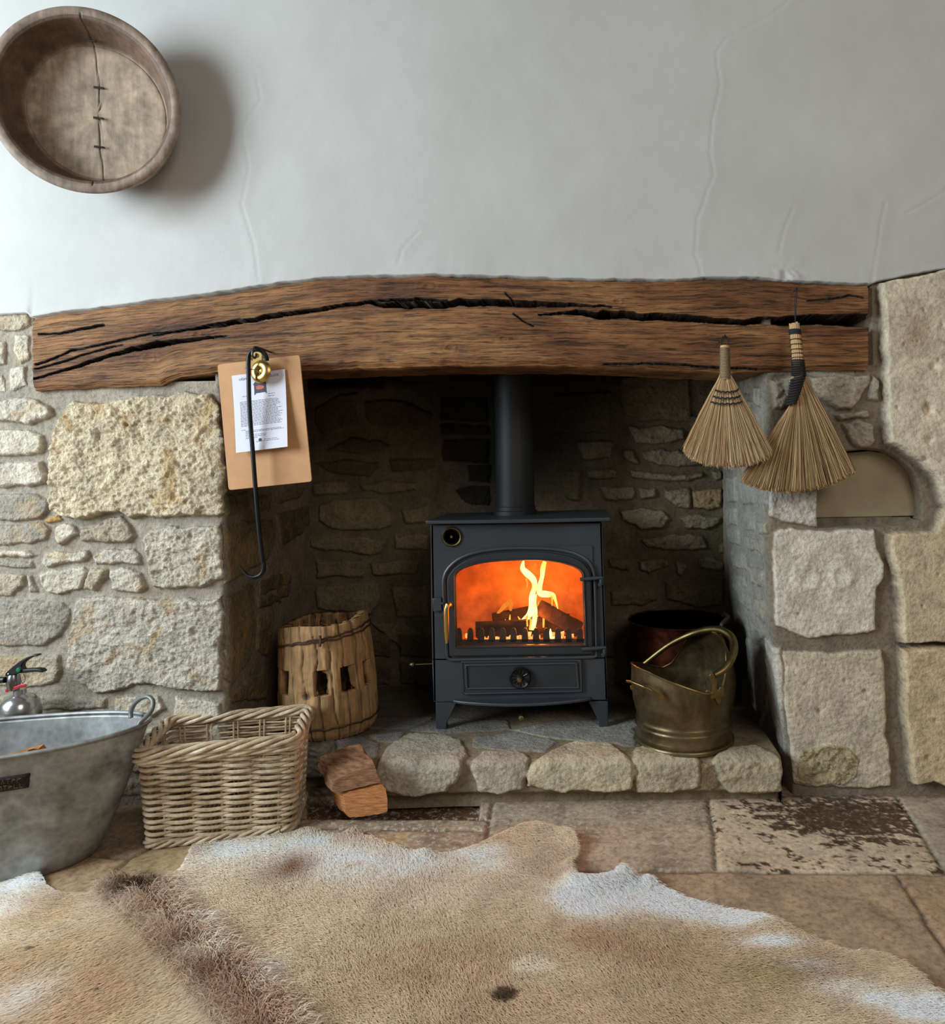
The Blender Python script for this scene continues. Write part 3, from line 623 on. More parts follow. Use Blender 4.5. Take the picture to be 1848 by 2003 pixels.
# ======================= STOVE =======================
SY = 2.18; SB_ = 2.50
zs = lambda x, y: (800+x*.23464, 960+y*.23464)
M_iron = simple('stove_iron', (56, 61, 66), .42, .25, .12, 9, .12, .0006, .5, 300)
M_iron2 = simple('stove_iron_dark', (40, 43, 47), .5, .2, .15, 12, .15, .0006, .5, 300)
M_brass = simple('brass', (196, 164, 98), .34, 1, .12, 40, .08, .0005)
M_brassd = simple('worn_brass', (128, 110, 70), .42, 1, .35, 22, .15, .0008)
M_steel = simple('steel', (150, 150, 150), .3, 1, .1, 40, .05)
def fp(pts, y): return [onY(*zs(*p), y) for p in pts]
stove = thing('wood_stove', 'dark grey cast iron wood burning stove with arched glass door, lit', 'stove', onY(1020, 1372, SY+.15)*1 if False else Vector((onY(1018, 1400, SY).x, 2.34, HZ)))
# body: front plate with opening, sides, back, bottom
Yf = SY
arcD = [(315,760),(322,720),(340,690),(372,650),(420,612),(480,578),(540,555),(620,535),(700,522),(800,513),(900,510),(1000,510),(1100,512),(1180,519),(1260,531),(1340,550),(1400,574),(1450,605),(1482,642),(1503,680),(1513,720),(1520,900),(1530,1300),(1533,1362),(1300,1366),(900,1372),(600,1376),(335,1380),(328,1200),(322,1000)]
arcG = [(388,720),(391,704),(400,690),(425,668),(455,650),(510,630),(560,616),(630,603),(700,594),(800,587),(900,584),(1000,583),(1100,585),(1180,592),(1250,602),(1320,620),(1370,637),(1410,660),(1430,682),(1438,700),(1440,722),(1447,900),(1458,1180),(1462,1280),(1300,1283),(900,1288),(600,1292),(402,1296),(397,1180),(391,1000)]
arcO = [(286,765),(292,712),(306,678),(338,630),(385,588),(450,550),(515,525),(600,504),(690,491),(800,481),(900,478),(1000,478),(1110,480),(1200,486),(1280,497),(1370,519),(1430,545),(1484,580),(1520,625),(1538,670),(1546,722),(1552,900),(1560,1300),(1562,1385),(1300,1392),(900,1400),(600,1404),(322,1410),(305,1200),(294,1000)]
outer = [(182,765),(181,700),(181,600),(180,500),(180,400),(180,285),(280,284),(400,283),(560,281),(700,279),(850,277),(1000,276),(1150,274),(1300,272),(1450,271),(1608,269),(1609,300),(1611,400),(1613,500),(1616,600),(1620,722),(1626,900),(1640,1300),(1642,1400),(1300,1404),(900,1408),(600,1410),(192,1412),(188,1200),(184,1000)]
mb = MB(); mb.ring(fp(outer, Yf), fp([(x*.985+14, y*.985+14) for x, y in arcD], Yf), (0, .012, 0))
# lower front with the ash pit opening
mb.ring(fp([(192,1400),(1642,1390),(1656,1742),(204,1758)], Yf), fp([(440,1430),(1430,1416),(1436,1670),(452,1690)], Yf), (0, .012, 0))
L0 = onY(*zs(181, 285), Yf); L1 = onY(*zs(204, 1758), Yf); R0 = onY(*zs(1608, 269), Yf); R1 = onY(*zs(1656, 1742), Yf)
D = Vector((0, SB_-Yf, 0)); tk = Vector((.008, 0, 0))
mb.add([L0, L1, L1+D, L0+D, L0+tk, L1+tk, L1+D+tk, L0+D+tk], [(0,1,2,3),(7,6,5,4),(0,4,5,1),(2,6,7,3),(0,3,7,4),(1,5,6,2)])
mb.add([R0, R1, R1+D, R0+D, R0-tk, R1-tk, R1+D-tk, R0+D-tk], [(0,1,2,3),(7,6,5,4),(0,4,5,1),(2,6,7,3),(0,3,7,4),(1,5,6,2)])
mb.box((L1.x, SB_-.008, L1.z), (R0.x, SB_, L0.z)); mb.box((L1.x, Yf+.002, L1.z-.002), (R1.x, SB_, L1.z+.008))
body = mb.build('body', M_iron, stove, bevel=.0015)
# square plate behind the arch moulding
mb = MB(); mb.prism(fp([(275,1060),(275,500),(290,490),(700,480-1),(1000,470-1),(1510,455),(1526,465),(1532,1060)]+[(min(x, 1531), y) for x, y in arcO if y < 1000 and x > 900][::-1]+[(900,478)]+[(max(x, 276), y) for x, y in arcO[:10]][::-1]+[(290,1000)], Yf-.004), (0, .004, 0)) if True else 0
if False: mb.ring(fp(resample([(275,1060),(275,500),(290,490),(1510,455),(1526,465),(1532,1060),(1532,1150),(275,1150)], 30), Yf-.004), fp(resample([(300,1060),(300,730),(400,600),(700,500),(1100,490),(1400,560),(1520,700),(1528,1060),(1528,1150),(300,1150)], 30), Yf-.004), (0, .004, 0))
mb.build('door_surround', M_iron, stove, bevel=.001)
mb = MB(); mb.tube(fp(resample(arcO, 90), Yf-.004), .0055, 8, closed=True); mb.build('door_moulding', M_iron, stove)
# top plate, slightly bowed front
mb = MB(); f = []
for q in np.linspace(0, 1, 17):
    p = onY(832+q*362, 1018-q*6, Yf-.02); f.append(Vector((p.x, p.y-.014*math.sin(math.pi*q), p.z)))
bk = [Vector((f[-1].x-.004, SB_+.01, f[-1].z+.004)), Vector((f[0].x+.004, SB_+.01, f[0].z+.0))]
mb.prism(f+bk, (0, 0, -.012)); mb.build('top_plate', M_iron, stove, bevel=.003, seg=3)
# door
door_y = Yf-.014
mb = MB(); mb.ring(fp(arcD, door_y), fp(arcG, door_y), (0, .014, 0)); door = mb.build('door', M_iron2, stove, bevel=.0025, seg=3)
mb = MB(); ins = [(x+(900-x)*-.03, y+(940-y)*-.03) for x, y in arcG]; mb.tube(fp(ins, door_y-.0005), .0028, 6, closed=True); mb.build('glass_seal', M_iron2, door)
m, nt, b, out = newmat('stove_glass'); nt.nodes.remove(b)
tr = nn(nt, 'ShaderNodeBsdfTransparent'); gl = nn(nt, 'ShaderNodeBsdfGlossy'); gl.inputs['Roughness'].default_value = .06; mx = nn(nt, 'ShaderNodeMixShader')
df = nn(nt, 'ShaderNodeBsdfDiffuse'); df.inputs[0].default_value = (*lin((60, 34, 20)), 1); mx2 = nn(nt, 'ShaderNodeMixShader')
co = coord(nt); tr.inputs[0].default_value = (1, .97, .93, 1)
nt.links.new(ramp(nt, noise(nt, co, 22, 5, .6), [(.45, .0), (.75, .18)]), mx2.inputs[0]); nt.links.new(tr.outputs[0], mx2.inputs[1]); nt.links.new(df.outputs[0], mx2.inputs[2])
mx.inputs[0].default_value = .04; nt.links.new(mx2.outputs[0], mx.inputs[1]); nt.links.new(gl.outputs[0], mx.inputs[2]); nt.links.new(mx.outputs[0], out.inputs[0])
mb = MB(); g = [(x+(900-x)*-.012, y+(940-y)*-.012) for x, y in arcG]; mb.prism(fp(g, door_y+.006), (0, .003, 0)); mb.build('glass_pane', m, door, smooth=False)
for (a, b_) in (((1425,738),(1612,724)), ((1440,1322),(1640,1306))):
    p, q = onY(*zs(*a), door_y-.006), onY(*zs(*b_), door_y-.006); mb = MB()
    mb.tube([p, p.lerp(q, .35), p.lerp(q, .7), q], [.005, .0062, .0062, .0045], 10)
    mb.lathe([(.006, -.012), (.0068, -.008), (.0068, .006), (.006, .010)], q+Vector((-.004, .004, -.010)), k=14)
    mb.lathe([(.0045, 0), (.0062, .002), (.0062, .012), (.0045, .014)], onY(*zs(b_[0]-22, b_[1]+56), door_y+.006), AXY, 12)
    mb.build('hinge', M_iron, door)
mb = MB(); mb.prism(fp([(193,898),(268,892),(274,1003),(200,1010)], Yf-.012), (0, .012, 0)); mb.prism(fp([(266,930),(292,935),(292,952),(268,950)], Yf-.016), (0, .008, 0)); mb.build('latch_block', M_iron, stove, bevel=.002)
mb = MB(); pts = [onY(*zs(*p), door_y-d) for p, d in (((345,962), .008), ((335,948), .024), ((318,955), .032), ((309,985), .034), ((309,1060), .033), ((310,1160), .033), ((311,1240), .033), ((312,1268), .032))]
mb.tube(pts, [.006, .0075, .0082, .0078, .0088, .0085, .0068, .0055], 12); mb.build('door_handle', M_brass, door)
# thermometer
c = onY(*zs(355, 383), Yf-.002); mb = MB()
mb.lathe([(.0, 0), (.0305, 0), (.0305, .003), (.028, .0045), (.026, .003), (0, .003)], c, AXY, 48); th = mb.build('thermometer', simple('thermometer_dial', (26, 22, 20), .4, .6, .3, 60, .1), stove)
mb = MB(); mb.lathe([(.0255, .003), (.0285, .0045), (.0295, .003)], c, AXY, 48)
for q in range(40):
    a = q*math.pi/20; mb.tube([c+Vector((math.cos(a)*.021, -.0042, math.sin(a)*.021)), c+Vector((math.cos(a)*.0245, -.0042, math.sin(a)*.0245))], .0004, 4)
mb.lathe([(0, .003), (.0045, .003), (.004, .006), (0, .006)], c, AXY, 16); mb.build('dial_ring', M_brassd, th)
# ash door with raised border and spin wheel
mb = MB(); mb.prism(fp([(432,1422),(1438,1407),(1445,1680),(450,1702)], Yf-.008), (0, .010, 0)); ash = mb.build('ash_door', M_iron2, stove, bevel=.002)
mb = MB(); mb.tube(fp(resample([(473,1455),(1395,1438),(1412,1640),(482,1648)], 80), Yf-.009), .0035, 8, closed=True); mb.tube(fp(resample([(440,1430),(1430,1414),(1438,1672),(457,1694)], 80), Yf-.008), .0025, 6, closed=True); mb.build('panel_moulding', M_iron, ash)
c = onY(*zs(928, 1552), Yf-.008); mb = MB()
mb.lathe([(.030, 0), (.033, .006), (.033, .012), (.030, .016), (.026, .012), (.012, .010), (.008, .016), (0, .016)], c, AXY, 48)
for q in range(12):
    a = q*math.pi/6; mb.tube([c+Vector((math.cos(a)*.012, -.011, math.sin(a)*.012)), c+Vector((math.cos(a)*.026, -.013, math.sin(a)*.026))], .0018, 6)
wh = mb.build('air_wheel', simple('wheel_iron', (30, 31, 33), .4, .4, .2, 40, .1), ash)
mb = MB(); mb.lathe([(.004, .012), (.004, .022), (.008, .026), (.009, .031), (.006, .036), (0, .037)], c, AXY, 20); mb.build('wheel_knob', M_brassd, wh)
# ledge
mb = MB(); f = []
for q in np.linspace(0, 1, 21):
    p = onY(*zs(368+q*1150, 1740-q*22), Yf); f.append(Vector((p.x, p.y-.006-.045*math.sin(math.pi*q)**.8, p.z)))
mb.prism([Vector((f[0].x, Yf+.004, f[0].z))]+f+[Vector((f[-1].x, Yf+.004, f[-1].z))], (0, 0, -.010)); mb.build('ash_lip', M_iron, stove, bevel=.003, seg=3)
# legs
for (x0, x1, yy, s) in ((852, 873, Yf+.006, 1), (1189, 1170, Yf+.006, -1), (858, 875, SB_-.03, 1), (1180, 1165, SB_-.03, -1)):
    a = onY(x0, 1374, Yf+.006); xx = onY(x1, 1374, Yf+.006).x; zt = a.z+.004
    mb = MB(); w = xx-a.x
    mb.prism([Vector((a.x, yy, HZ-.002)), Vector((a.x+w*.95, yy, HZ-.002)), Vector((a.x+w*1.0, yy, HZ+.02)), Vector((a.x+w*1.35, yy, HZ+.042)), Vector((a.x+w*2.0, yy, zt)), Vector((a.x, yy, zt))], (0, .022, 0))
    mb.build('leg', M_iron, stove, bevel=.002)
# riddling knob below and air rod at the side
mb = MB(); p = onY(1020, 1404, Yf-.03); mb.tube([p+Vector((0, .12, .004)), p], .0022, 8); mb.lathe([(.003, -.009), (.008, -.007), (.0105, 0), (.008, .007), (.003, .009)], p, AXY, 20); mb.build('riddling_knob', M_brassd, stove)
mb = MB(); p = onY(806, 1300, Yf+.08); q_ = onY(849, 1298, Yf+.08); mb.tube([p, Vector((L1.x+.01, q_.y, q_.z))], .002, 8); mb.lathe([(.003, -.010), (.008, -.006), (.009, 0), (.006, .006), (.003, .010)], p, Matrix(((0,0,-1),(0,1,0),(1,0,0))), 16); mb.build('air_control_rod', M_brassd, stove)
# flue
fx = onY(1008, 990, 2.36).x; zt = onY(1008, 1006, 2.36).z
mb = MB(); mb.lathe([(.072, -.012), (.072, .020), (.0665, .022), (.0665, .034), (.0635, .036), (.0635, 1.366-L0.z-.01)], (fx, 2.36, L0.z+.01), k=48)
mb.build('flue_pipe', simple('flue_black', (30, 31, 33), .55, .2, .15, 20, .1), stove)
# firebox: fire bricks, grate fence, logs, flames
M_brick = simple('fire_brick', (206, 150, 92), .9, 0, .35, 12, .4, .002, .2, 60)
bx0, bx1, bz0, bz1 = L1.x+.03, R0.x-.03, onY(*zs(900, 1330), Yf).z, L0.z-.02
mb = MB(); mb.box((bx0, Yf+.235, bz0), (bx1, Yf+.25, bz1)); mb.box((bx0-.012, Yf+.02, bz0), (bx0, Yf+.25, bz1)); mb.box((bx1, Yf+.02, bz0), (bx1+.012, Yf+.25, bz1)); mb.box((bx0, Yf+.02, bz0-.01), (bx1, Yf+.25, bz0)); mb.build('fire_bricks', M_brick, stove, smooth=False)
mb = MB(); mb.add([(bx0, Yf+.24, bz1-.05), (bx1, Yf+.24, bz1-.05), (bx1, Yf+.06, bz1-.005), (bx0, Yf+.06, bz1-.005)], [(0,1,2,3)]); o = mb.build('baffle', M_brick, stove, smooth=False); o.modifiers.new('s', 'SOLIDIFY').thickness = .01
mb = MB(); yb = Yf+.028; mb.prism(fp([(380,1245),(1480,1235),(1480,1330),(380,1335)], yb), (0, .006, 0))
for x in (415,510,600,690,780,870,965,1058,1145,1240,1330,1425):
    t = 1142; mb.prism(fp([(x-29,1262),(x-24,1190),(x-20,t+18),(x-9,t+3),(x+8,t+3),(x+19,t+18),(x+24,1190),(x+28,1262)], yb), (0, .006, 0))
mb.build('log_guard', simple('guard_iron', (48, 38, 34), .7, .2, .2, 20, .2), stove)
def logmesh(a, b_, r, mat, name, parent, seed=0, k=14, n=16, sq=.25):
    a = Vector(a); b_ = Vector(b_); ax = (b_-a); Ln = ax.length; ax.normalize(); s1 = ax.cross(Vector((0, 0, 1))); s1 = s1.normalized() if s1.length > .1 else Vector((1, 0, 0)); s2 = ax.cross(s1)
    vs = []; fs = []
    for i in range(n):
        t = i/(n-1)
        for q in range(k):
            an = 2*math.pi*q/k; nz = float(fbm(np.array([math.cos(an)*1.3+seed]), np.array([math.sin(an)*1.3+t*.8]), 1.7, 3, seed)[0]); rad = r*(1+.25*nz+sq*math.cos(3*an+seed)*.5)
            vs.append(a+ax*(t*Ln)+s1*math.cos(an)*rad+s2*math.sin(an)*rad)
    for i in range(n-1):
        for q in range(k): fs.append((i*k+q, i*k+(q+1) % k, (i+1)*k+(q+1) % k, (i+1)*k+q))
    fs += [tuple(range(k-1, -1, -1)), tuple((n-1)*k+q for q in range(k))]
    m2 = MB(); m2.add(vs, fs); return m2.build(name, mat, parent, auto=50)
M_char = simple('charred_wood', (52, 36, 28), .9, 0, .5, 30, .8, .004, .2, 70, dark=(26, 16, 12))
zz = bz0+.03
def fz(x, y, d): return onY(*zs(x, y), Yf+d)
for k, (a, b_, r) in enumerate(((fz(560,1160,.09), fz(980,1130,.10), .026), (fz(1080,965,.14), fz(1420,1160,.11), .024), (fz(860,1130,.16), fz(1340,1110,.16), .030), (fz(700,1075,.17), fz(1000,1010,.2), .020))):
    lg = logmesh(a, b_, r, M_char, 'burning_log', None, k+3)
    tag(lg, ['charred log lying low at the left of the stove fire', 'charred log propped aslant at the right of the stove fire', 'thick charred log along the back of the stove fire', 'slim charred log on top behind the flames'][k], 'log', 'logs burning in the stove')
M_emb = emis('glowing_embers', (1, .22, .03), 1.6, (1, .55, .18), 90)
mb = MB(); rr = random.Random(5)
for k in range(70):
    x = rr.uniform(620, 1240) if k < 55 else rr.uniform(480, 1440); p = fz(x, rr.uniform(1190, 1255), rr.uniform(.05, .15)); s_ = rr.uniform(.006, .013)
    a = [p+Vector((rr.uniform(-1, 1), rr.uniform(-1, 1), rr.uniform(-1, 1))).normalized()*s_ for _ in range(8)]
    bmv = [(-1,-1,-1),(1,-1,-1),(1,1,-1),(-1,1,-1),(-1,-1,1),(1,-1,1),(1,1,1),(-1,1,1)]
    mb.add([p+Vector(v_)*s_*.6*rr.uniform(.7, 1.3) for v_ in bmv], [(0,3,2,1),(4,5,6,7),(0,1,5,4),(1,2,6,5),(2,3,7,6),(3,0,4,7)])
tag(mb.build('embers', M_emb), 'bed of glowing embers behind the stove bars', 'embers', None, 'stuff')
fire = thing('fire', 'tall yellow flame forking upward inside the stove', 'flame', fz(1000, 1240, .12))
M_f1 = emis('flame_core', (1, .66, .08), 2.6, (1, .85, .35), 14); M_f2 = emis('flame_outer', (1, .42, .04), 1.5, (1, .6, .08), 18); M_f3 = emis('flame_faint', (1, .30, .03), .9)
def flame(pts, w, mat, d=.12, k=10, n=40):
    s = spline([(x, y, ww) for (x, y), ww in zip(pts, w)], n); mb = MB()
    mb.tube([fz(p[0], p[1], d) for p in s], [max(p[2], .6)*.00040 for p in s], k, flat=((0, 1, 0), .5)); return mb.build('flame_tongue', mat, fire)
flame([(905,1200),(925,1120),(960,1075),(1005,1030),(1028,960),(1025,880),(1045,800),(1035,740),(985,690),(948,650),(950,600),(958,580)], [6,22,20,26,30,24,20,26,28,22,12,3], M_f1)
flame([(1030,1160),(1045,1080),(1052,1000),(1048,930),(1062,860)], [18,20,18,12,4], M_f1, .11)
flame([(1072,780),(1092,850),(1150,862),(1200,870),(1222,920),(1240,985)], [6,26,26,18,10,3], M_f1, .13)
flame([(1088,860),(1090,790),(1108,720),(1115,650),(1130,590)], [18,20,16,20,16], M_f1, .125)
flame([(1178,1150),(1180,1190),(1198,1222),(1212,1232)], [3,12,22,12], M_f1, .07)
flame([(1068,1050),(1075,980),(1080,920)], [8,8,2], M_f2, .13)
flame([(1120,1140),(1122,1060),(1128,985)], [7,8,3], M_f2, .12); flame([(1190,960),(1192,905),(1186,875)], [2,7,5], M_f2, .12)
flame([(800,1120),(800,1095),(803,1070)], [8,6,2], M_f2, .11); flame([(835,1110),(840,1060),(842,1030)], [9,7,2], M_f2, .11); flame([(905,1045),(925,1075),(938,1090)], [2,8,8], M_f2, .12)
flame([(980,1130),(975,1080),(988,1040)], [12,14,6], M_f2, .115); flame([(983,810),(985,770),(975,735)], [2,5,5], M_f2, .12); flame([(1010,1160),(1018,1100),(1005,1050)], [12,12,4], M_f2, .115)
flame([(700,1060),(760,1000),(815,940),(850,905)], [2,14,20,3], M_f3, .17); flame([(845,1000),(852,950),(848,905)], [10,14,3], M_f3, .17); flame([(730,1085),(800,1062),(860,1050)], [2,6,2], M_f3, .17); flame([(1000,700),(1040,640),(1060,600)], [3,10,5], M_f3, .17)
for (x, y, d, e, rd) in ((1030, 820, .11, 2.6, .03), (1050, 1060, .10, 2.2, .03), (780, 1150, .09, .8, .03), (1150,640,.10,.8,.02)):
    ld = bpy.data.lights.new('fire_glow', 'POINT'); ld.energy = e*.9; ld.color = (1, .26, .03); ld.shadow_soft_size = rd
    lo = bpy.data.objects.new('fire_glow', ld); lo.location = fz(x, y, d); COL.objects.link(lo)
# ======================= HUNG THINGS =======================
M_blackiron = simple('black_iron', (24, 26, 27), .4, .5, .2, 60, .15)
M_kraft = simple('hardboard', (196, 148, 104), .6, 0, .06, 30, .1, .0004, .3)
M_paper = simple('paper', (222, 222, 234), .8, 0, .015, 10, .03)
M_ink = simple('ink', (96, 98, 110), .8, 0, .05, 10, 0); M_ink2 = simple('print_grey', (72, 76, 92), .8, 0, .1, 20, 0); M_inko = simple('print_orange', (196, 110, 84), .8, 0, .3, 300, 0)
M_nail = simple('dull_iron', (90, 84, 78), .45, .8, .2, 60, .1)
ybd = 1.925
def roundpoly(P, r, n=5):
    out = []; m_ = len(P)
    for i in range(m_):
        a, b_, c_ = P[i-1], P[i], P[(i+1) % m_]; u1 = (a-b_).normalized(); u2 = (c_-b_).normalized()
        for q in range(n+1):
            t = q/n; out.append(b_+u1*r*(1-t)**2+u2*r*t**2)
    return out
board = thing('clipboard', 'tan hardboard clipboard hanging under the left end of the beam', 'clipboard', onY(500, 690, ybd))
mb = MB(); mb.prism(roundpoly([onY(X, Y, ybd) for X, Y in ((425,713),(586,694),(610,942),(447,959))], .008), (0, .004, 0)); mb.build('board', M_kraft, board, bevel=.0008)
qq = lambda x, y: (440+x*.11486, 670+y*.11486)       # detail zoom of the clip
mb = MB(); ct = onY(508, 726, ybd-.024); tilt = Matrix.Rotation(math.radians(-16), 3, 'Z')@Matrix.Rotation(math.radians(-6), 3, 'X')@AXY
mb.lathe([(.006, -.003), (.007, .001), (.013, .005), (.021, .005), (.028, .002), (.032, -.004), (.0315, -.005), (.021, .003), (.012, .003), (.007, -.002)], ct, tilt, 40); clip = mb.build('clip', M_brass, board)
mb = MB(); c0 = onY(503, 696, ybd-.003); o_ = []; i_ = []
for q in range(28):
    a = 2*math.pi*q/28; o_.append(c0+Vector((math.cos(a)*.0125, 0, math.sin(a)*.0125 - (.012 if math.sin(a) < -.3 else 0)))); i_.append(c0+Vector((math.cos(a)*.0055, 0, math.sin(a)*.0055)))
mb.ring(o_, i_, (0, .002, 0)); mb.build('hanging_tab', M_brass, clip, bevel=.0004)
mb = MB(); mb.tube([onY(*qq(350, 432), ybd-.034), onY(*qq(420, 455), ybd-.038), onY(*qq(520, 465), ybd-.036), onY(*qq(590, 500), ybd-.034), onY(*qq(610, 535), ybd-.026)], .0014, 8); mb.build('clip_spring', M_steel, clip)
sheet = thing('printed_sheet', 'white printed instruction sheet held on the tan clipboard', 'paper', onY(508, 800, ybd-.006))
C4 = [onY(X, Y, ybd-.005) for X, Y in ((453,735),(557,722),(568,874),(467,886))]
def onS(a, b_, lift=0):
    p = C4[0].lerp(C4[1], a).lerp(C4[3].lerp(C4[2], a), b_); return p+Vector((0, -.016*b_**1.6-.003*a*b_-lift, 0))
P = np.array([[onS(a, b_) for b_ in np.linspace(0, 1, 20)] for a in np.linspace(0, 1, 12)]); sgrid('sheet', P, M_paper, sheet)
def strip(mb, a0, a1, b_, th=.006, b2=None):
    b2 = b_ if b2 is None else b2
    mb.add([onS(a0, b_, .0004), onS(a1, b2, .0004), onS(a1, b2+th, .0004), onS(a0, b_+th, .0004)], [(0,1,2,3)])
mb = MB(); rr = random.Random(3)
for k, (b_, a0, a1) in enumerate([(.285,.17,.3),(.285,.66,.8),(.315,.66,.78)]+[(.355+.0165*q, .12, rr.uniform(.80, .93)) for q in range(20)]+[(.72,.12,.2),(.735,.2,.88),(.75,.2,.93),(.77,.2,.32),(.79,.2,.6),(.81,.2,.6),(.83,.2,.42),(.865,.55,.8),(.885,.4,.85)]):
    x = a0
    while x < a1:
        w = rr.uniform(.02, .07); strip(mb, x, min(x+w, a1), b_, .0055); x += w+.012
mb.build('printed_text', M_ink, sheet, smooth=False)
def text_mesh(name, body, size, mat, parent, M4, extrude=0, align='CENTER'):
    cu = bpy.data.curves.new(name, 'FONT'); cu.body = body; cu.size = size; cu.align_x = align; cu.extrude = extrude
    o = bpy.data.objects.new(name, cu); me = None
    COL.objects.link(o); dg = bpy.context.evaluated_depsgraph_get(); me = bpy.data.meshes.new_from_object(o.evaluated_get(dg)); COL.objects.unlink(o); bpy.data.objects.remove(o)
    me.transform(M4); me.materials.clear(); me.materials.append(mat); return link(bpy.data.objects.new(name, me), parent)
def sheetM(a, b_):
    p = onS(a, b_, .0006); ux = (C4[1]-C4[0]).normalized(); uz = (C4[0]-C4[3]).normalized(); n_ = ux.cross(uz)
    return Matrix(((ux.x, uz.x, n_.x, p.x), (ux.y, uz.y, n_.y, p.y), (ux.z, uz.z, n_.z, p.z), (0, 0, 0, 1)))
text_mesh('heading', 'LIGHT', .009, M_ink, sheet, sheetM(.22, .075)); text_mesh('heading', 'GUIDE', .009, M_ink, sheet, sheetM(.79, .075))
mb = MB()
def spoly(mb, pts, l=.0008): mb.add([onS(a, b_, l) for a, b_ in pts], [tuple(range(len(pts)))])
spoly(mb, [(.385,.155),(.40,.14),(.43,.115),(.59,.11),(.63,.14),(.645,.155)]); spoly(mb, [(.405,.155),(.63,.155),(.63,.26),(.405,.265)]); spoly(mb, [(.405,.262),(.43,.262),(.41,.285),(.40,.285)]); spoly(mb, [(.61,.255),(.635,.255),(.63,.28),(.625,.28)])
mb.build('stove_picture', M_ink2, sheet, smooth=False)
mb = MB(); spoly(mb, [(.44,.175),(.49,.165),(.55,.172),(.60,.185),(.59,.212),(.52,.222),(.45,.215)], .0011); mb.build('fire_picture', M_inko, sheet, smooth=False)
mb = MB(); spoly(mb, [(.475+.030*math.cos(q*math.pi/8), .868+.019*math.sin(q*math.pi/8)) for q in range(16)]); mb.build('round_logo', M_ink2, sheet, smooth=False)
# poker with hook
yp = 1.885; pk = [onY(X, Y, yp+d) for X, Y, d in ((522,706,.006),(520,697,.004),(514,688,.002),(505,684,0),(496,685,0),(489,691,0),(486,702,0),(486,730,0),(488,800,0),(494,880,.002),(500,960,.004),(507,1040,.006),(514,1095,.008),(516,1106,.008),(514,1118,.008),(507,1126,.008),(496,1129,.008),(485,1126,.008),(477,1118,.008),(468,1105,.008))]
pk = [Vector(tuple(p)) for p in spline(pk, 120)]
mb = MB(); mb.tube(pk, [.0058]*88+[.0056]*14+list(np.linspace(.0055, .0016, 18)), 12); tag(mb.build('hooked_poker', M_blackiron), 'long black iron poker with hooked tip hanging before the clipboard', 'poker')
def hook(px_, py_, s, label, y1=1.875, y0=1.99):
    p = onY(px_, py_, y1); mb = MB()
    mb.tube([Vector(tuple(v_)) for v_ in spline([(p.x, y0, p.z+.012*s), (p.x, y1+.02, p.z+.012*s), (p.x, y1, p.z+.004*s), (p.x, y1-.004, p.z-.008*s), (p.x+.001, y1+.008, p.z-.012*s), (p.x+.001, y1+.016, p.z-.002*s)], 24)], .0022*s, 8)
    tag(mb.build('hook', M_nail), label, 'hook', 'hooks in the beam')
hook(495, 688, 1.3, 'dull iron hook in the beam carrying the clipboard and poker', 1.87)
# ---- brooms ----
m, nt, b, out = newmat('bristle'); at = nn(nt, 'ShaderNodeAttribute', attribute_name='Col').outputs['Color']; nt.links.new(at, b.inputs['Base Color']); b.inputs['Roughness'].default_value = .55; b.inputs['Specular IOR Level'].default_value = .3; M_bris = m
def bristles(name, parent, rootL, rootR, tips, y0, n, cols, depth, seed, rd=.010, w=.0011, mid=None):
    """thousands of separate bristles from the binding line to the cut edge"""
    g = np.random.default_rng(seed); t = g.random(n); tp = resample(tips, 200, False)
    V = []; Cc = []; K = 5
    ss = np.linspace(0, 1, K)
    for i in range(n):
        ti = t[i]; R = (rootL[0]*(1-ti)+rootR[0]*ti, rootL[1]*(1-ti)+rootR[1]*ti)
        tj = min(max(ti+g.normal(0, .018), 0), 1); T = tp[int(tj*199)]+g.normal(0, 1, 2)*(1.2, 3.0)
        d = g.normal(0, .42)*depth; d = max(-depth, min(depth, d))*math.sqrt(max(0, 1-(2*ti-1)**2*.7))
        a = onY(R[0], R[1]+g.normal(0, 2), y0+d*rd/depth); e = onY(T[0], T[1], y0+d)
        sag = g.normal(0, 1)*.0025
        an = g.uniform(0, math.pi); wv = Vector((math.cos(an), math.sin(an)*.6, 0))*w*g.uniform(.6, 1.3)*.5
        col = np.array(lin(cols[g.integers(len(cols))]))*g.uniform(.75, 1.2)
        for s_ in ss:
            p = a.lerp(e, s_)+Vector((sag*math.sin(s_*math.pi), 0, -.003*s_*(1-s_)))
            V.append(p-wv); V.append(p+wv); Cc.append(col*(1-.12*s_)); Cc.append(col*(1-.12*s_))
    idx = np.arange(n)[:, None]*2*K+np.arange(K-1)[None, :]*2; idx = idx.reshape(-1)
    Fc = np.stack([idx, idx+1, idx+3, idx+2], 1)
    return npmesh(name, np.array([tuple(v_) for v_ in V]), Fc, M_bris, parent, True, {'Col': np.array(Cc)})
STRAW = [(226,196,150),(206,172,124),(234,210,170),(178,146,102),(214,182,136)]; STRAW2 = [(206,172,124),(172,136,92),(222,194,148),(132,100,68),(188,162,110),(212,176,128)]
y1 = 1.90
br = thing('hand_broom', 'smaller hand broom with thin wrapped handle and pale straw fan', 'broom', onY(1416, 690, y1))
bristles('bristles', br, (1408,735), (1428,735), [(1337,880),(1345,890),(1365,900),(1382,906),(1433,911),(1460,908),(1480,902),(1500,895),(1509,886)], y1, 5200, STRAW, .020, 1, .008)
M_cord = simple('grey_cord', (112, 98, 80), .8, 0, .3, 200, .5, .001); M_dcord = simple('dark_cord', (34, 32, 34), .8, 0, .3, 200, .4, .001); M_sticks = simple('straw_stalks', (200, 166, 118), .7, 0, .2, 120, .5, .001, stretch=(6, 6, 1))
mb = MB(); a = onY(1417, 676, y1); e = onY(1418, 742, y1)
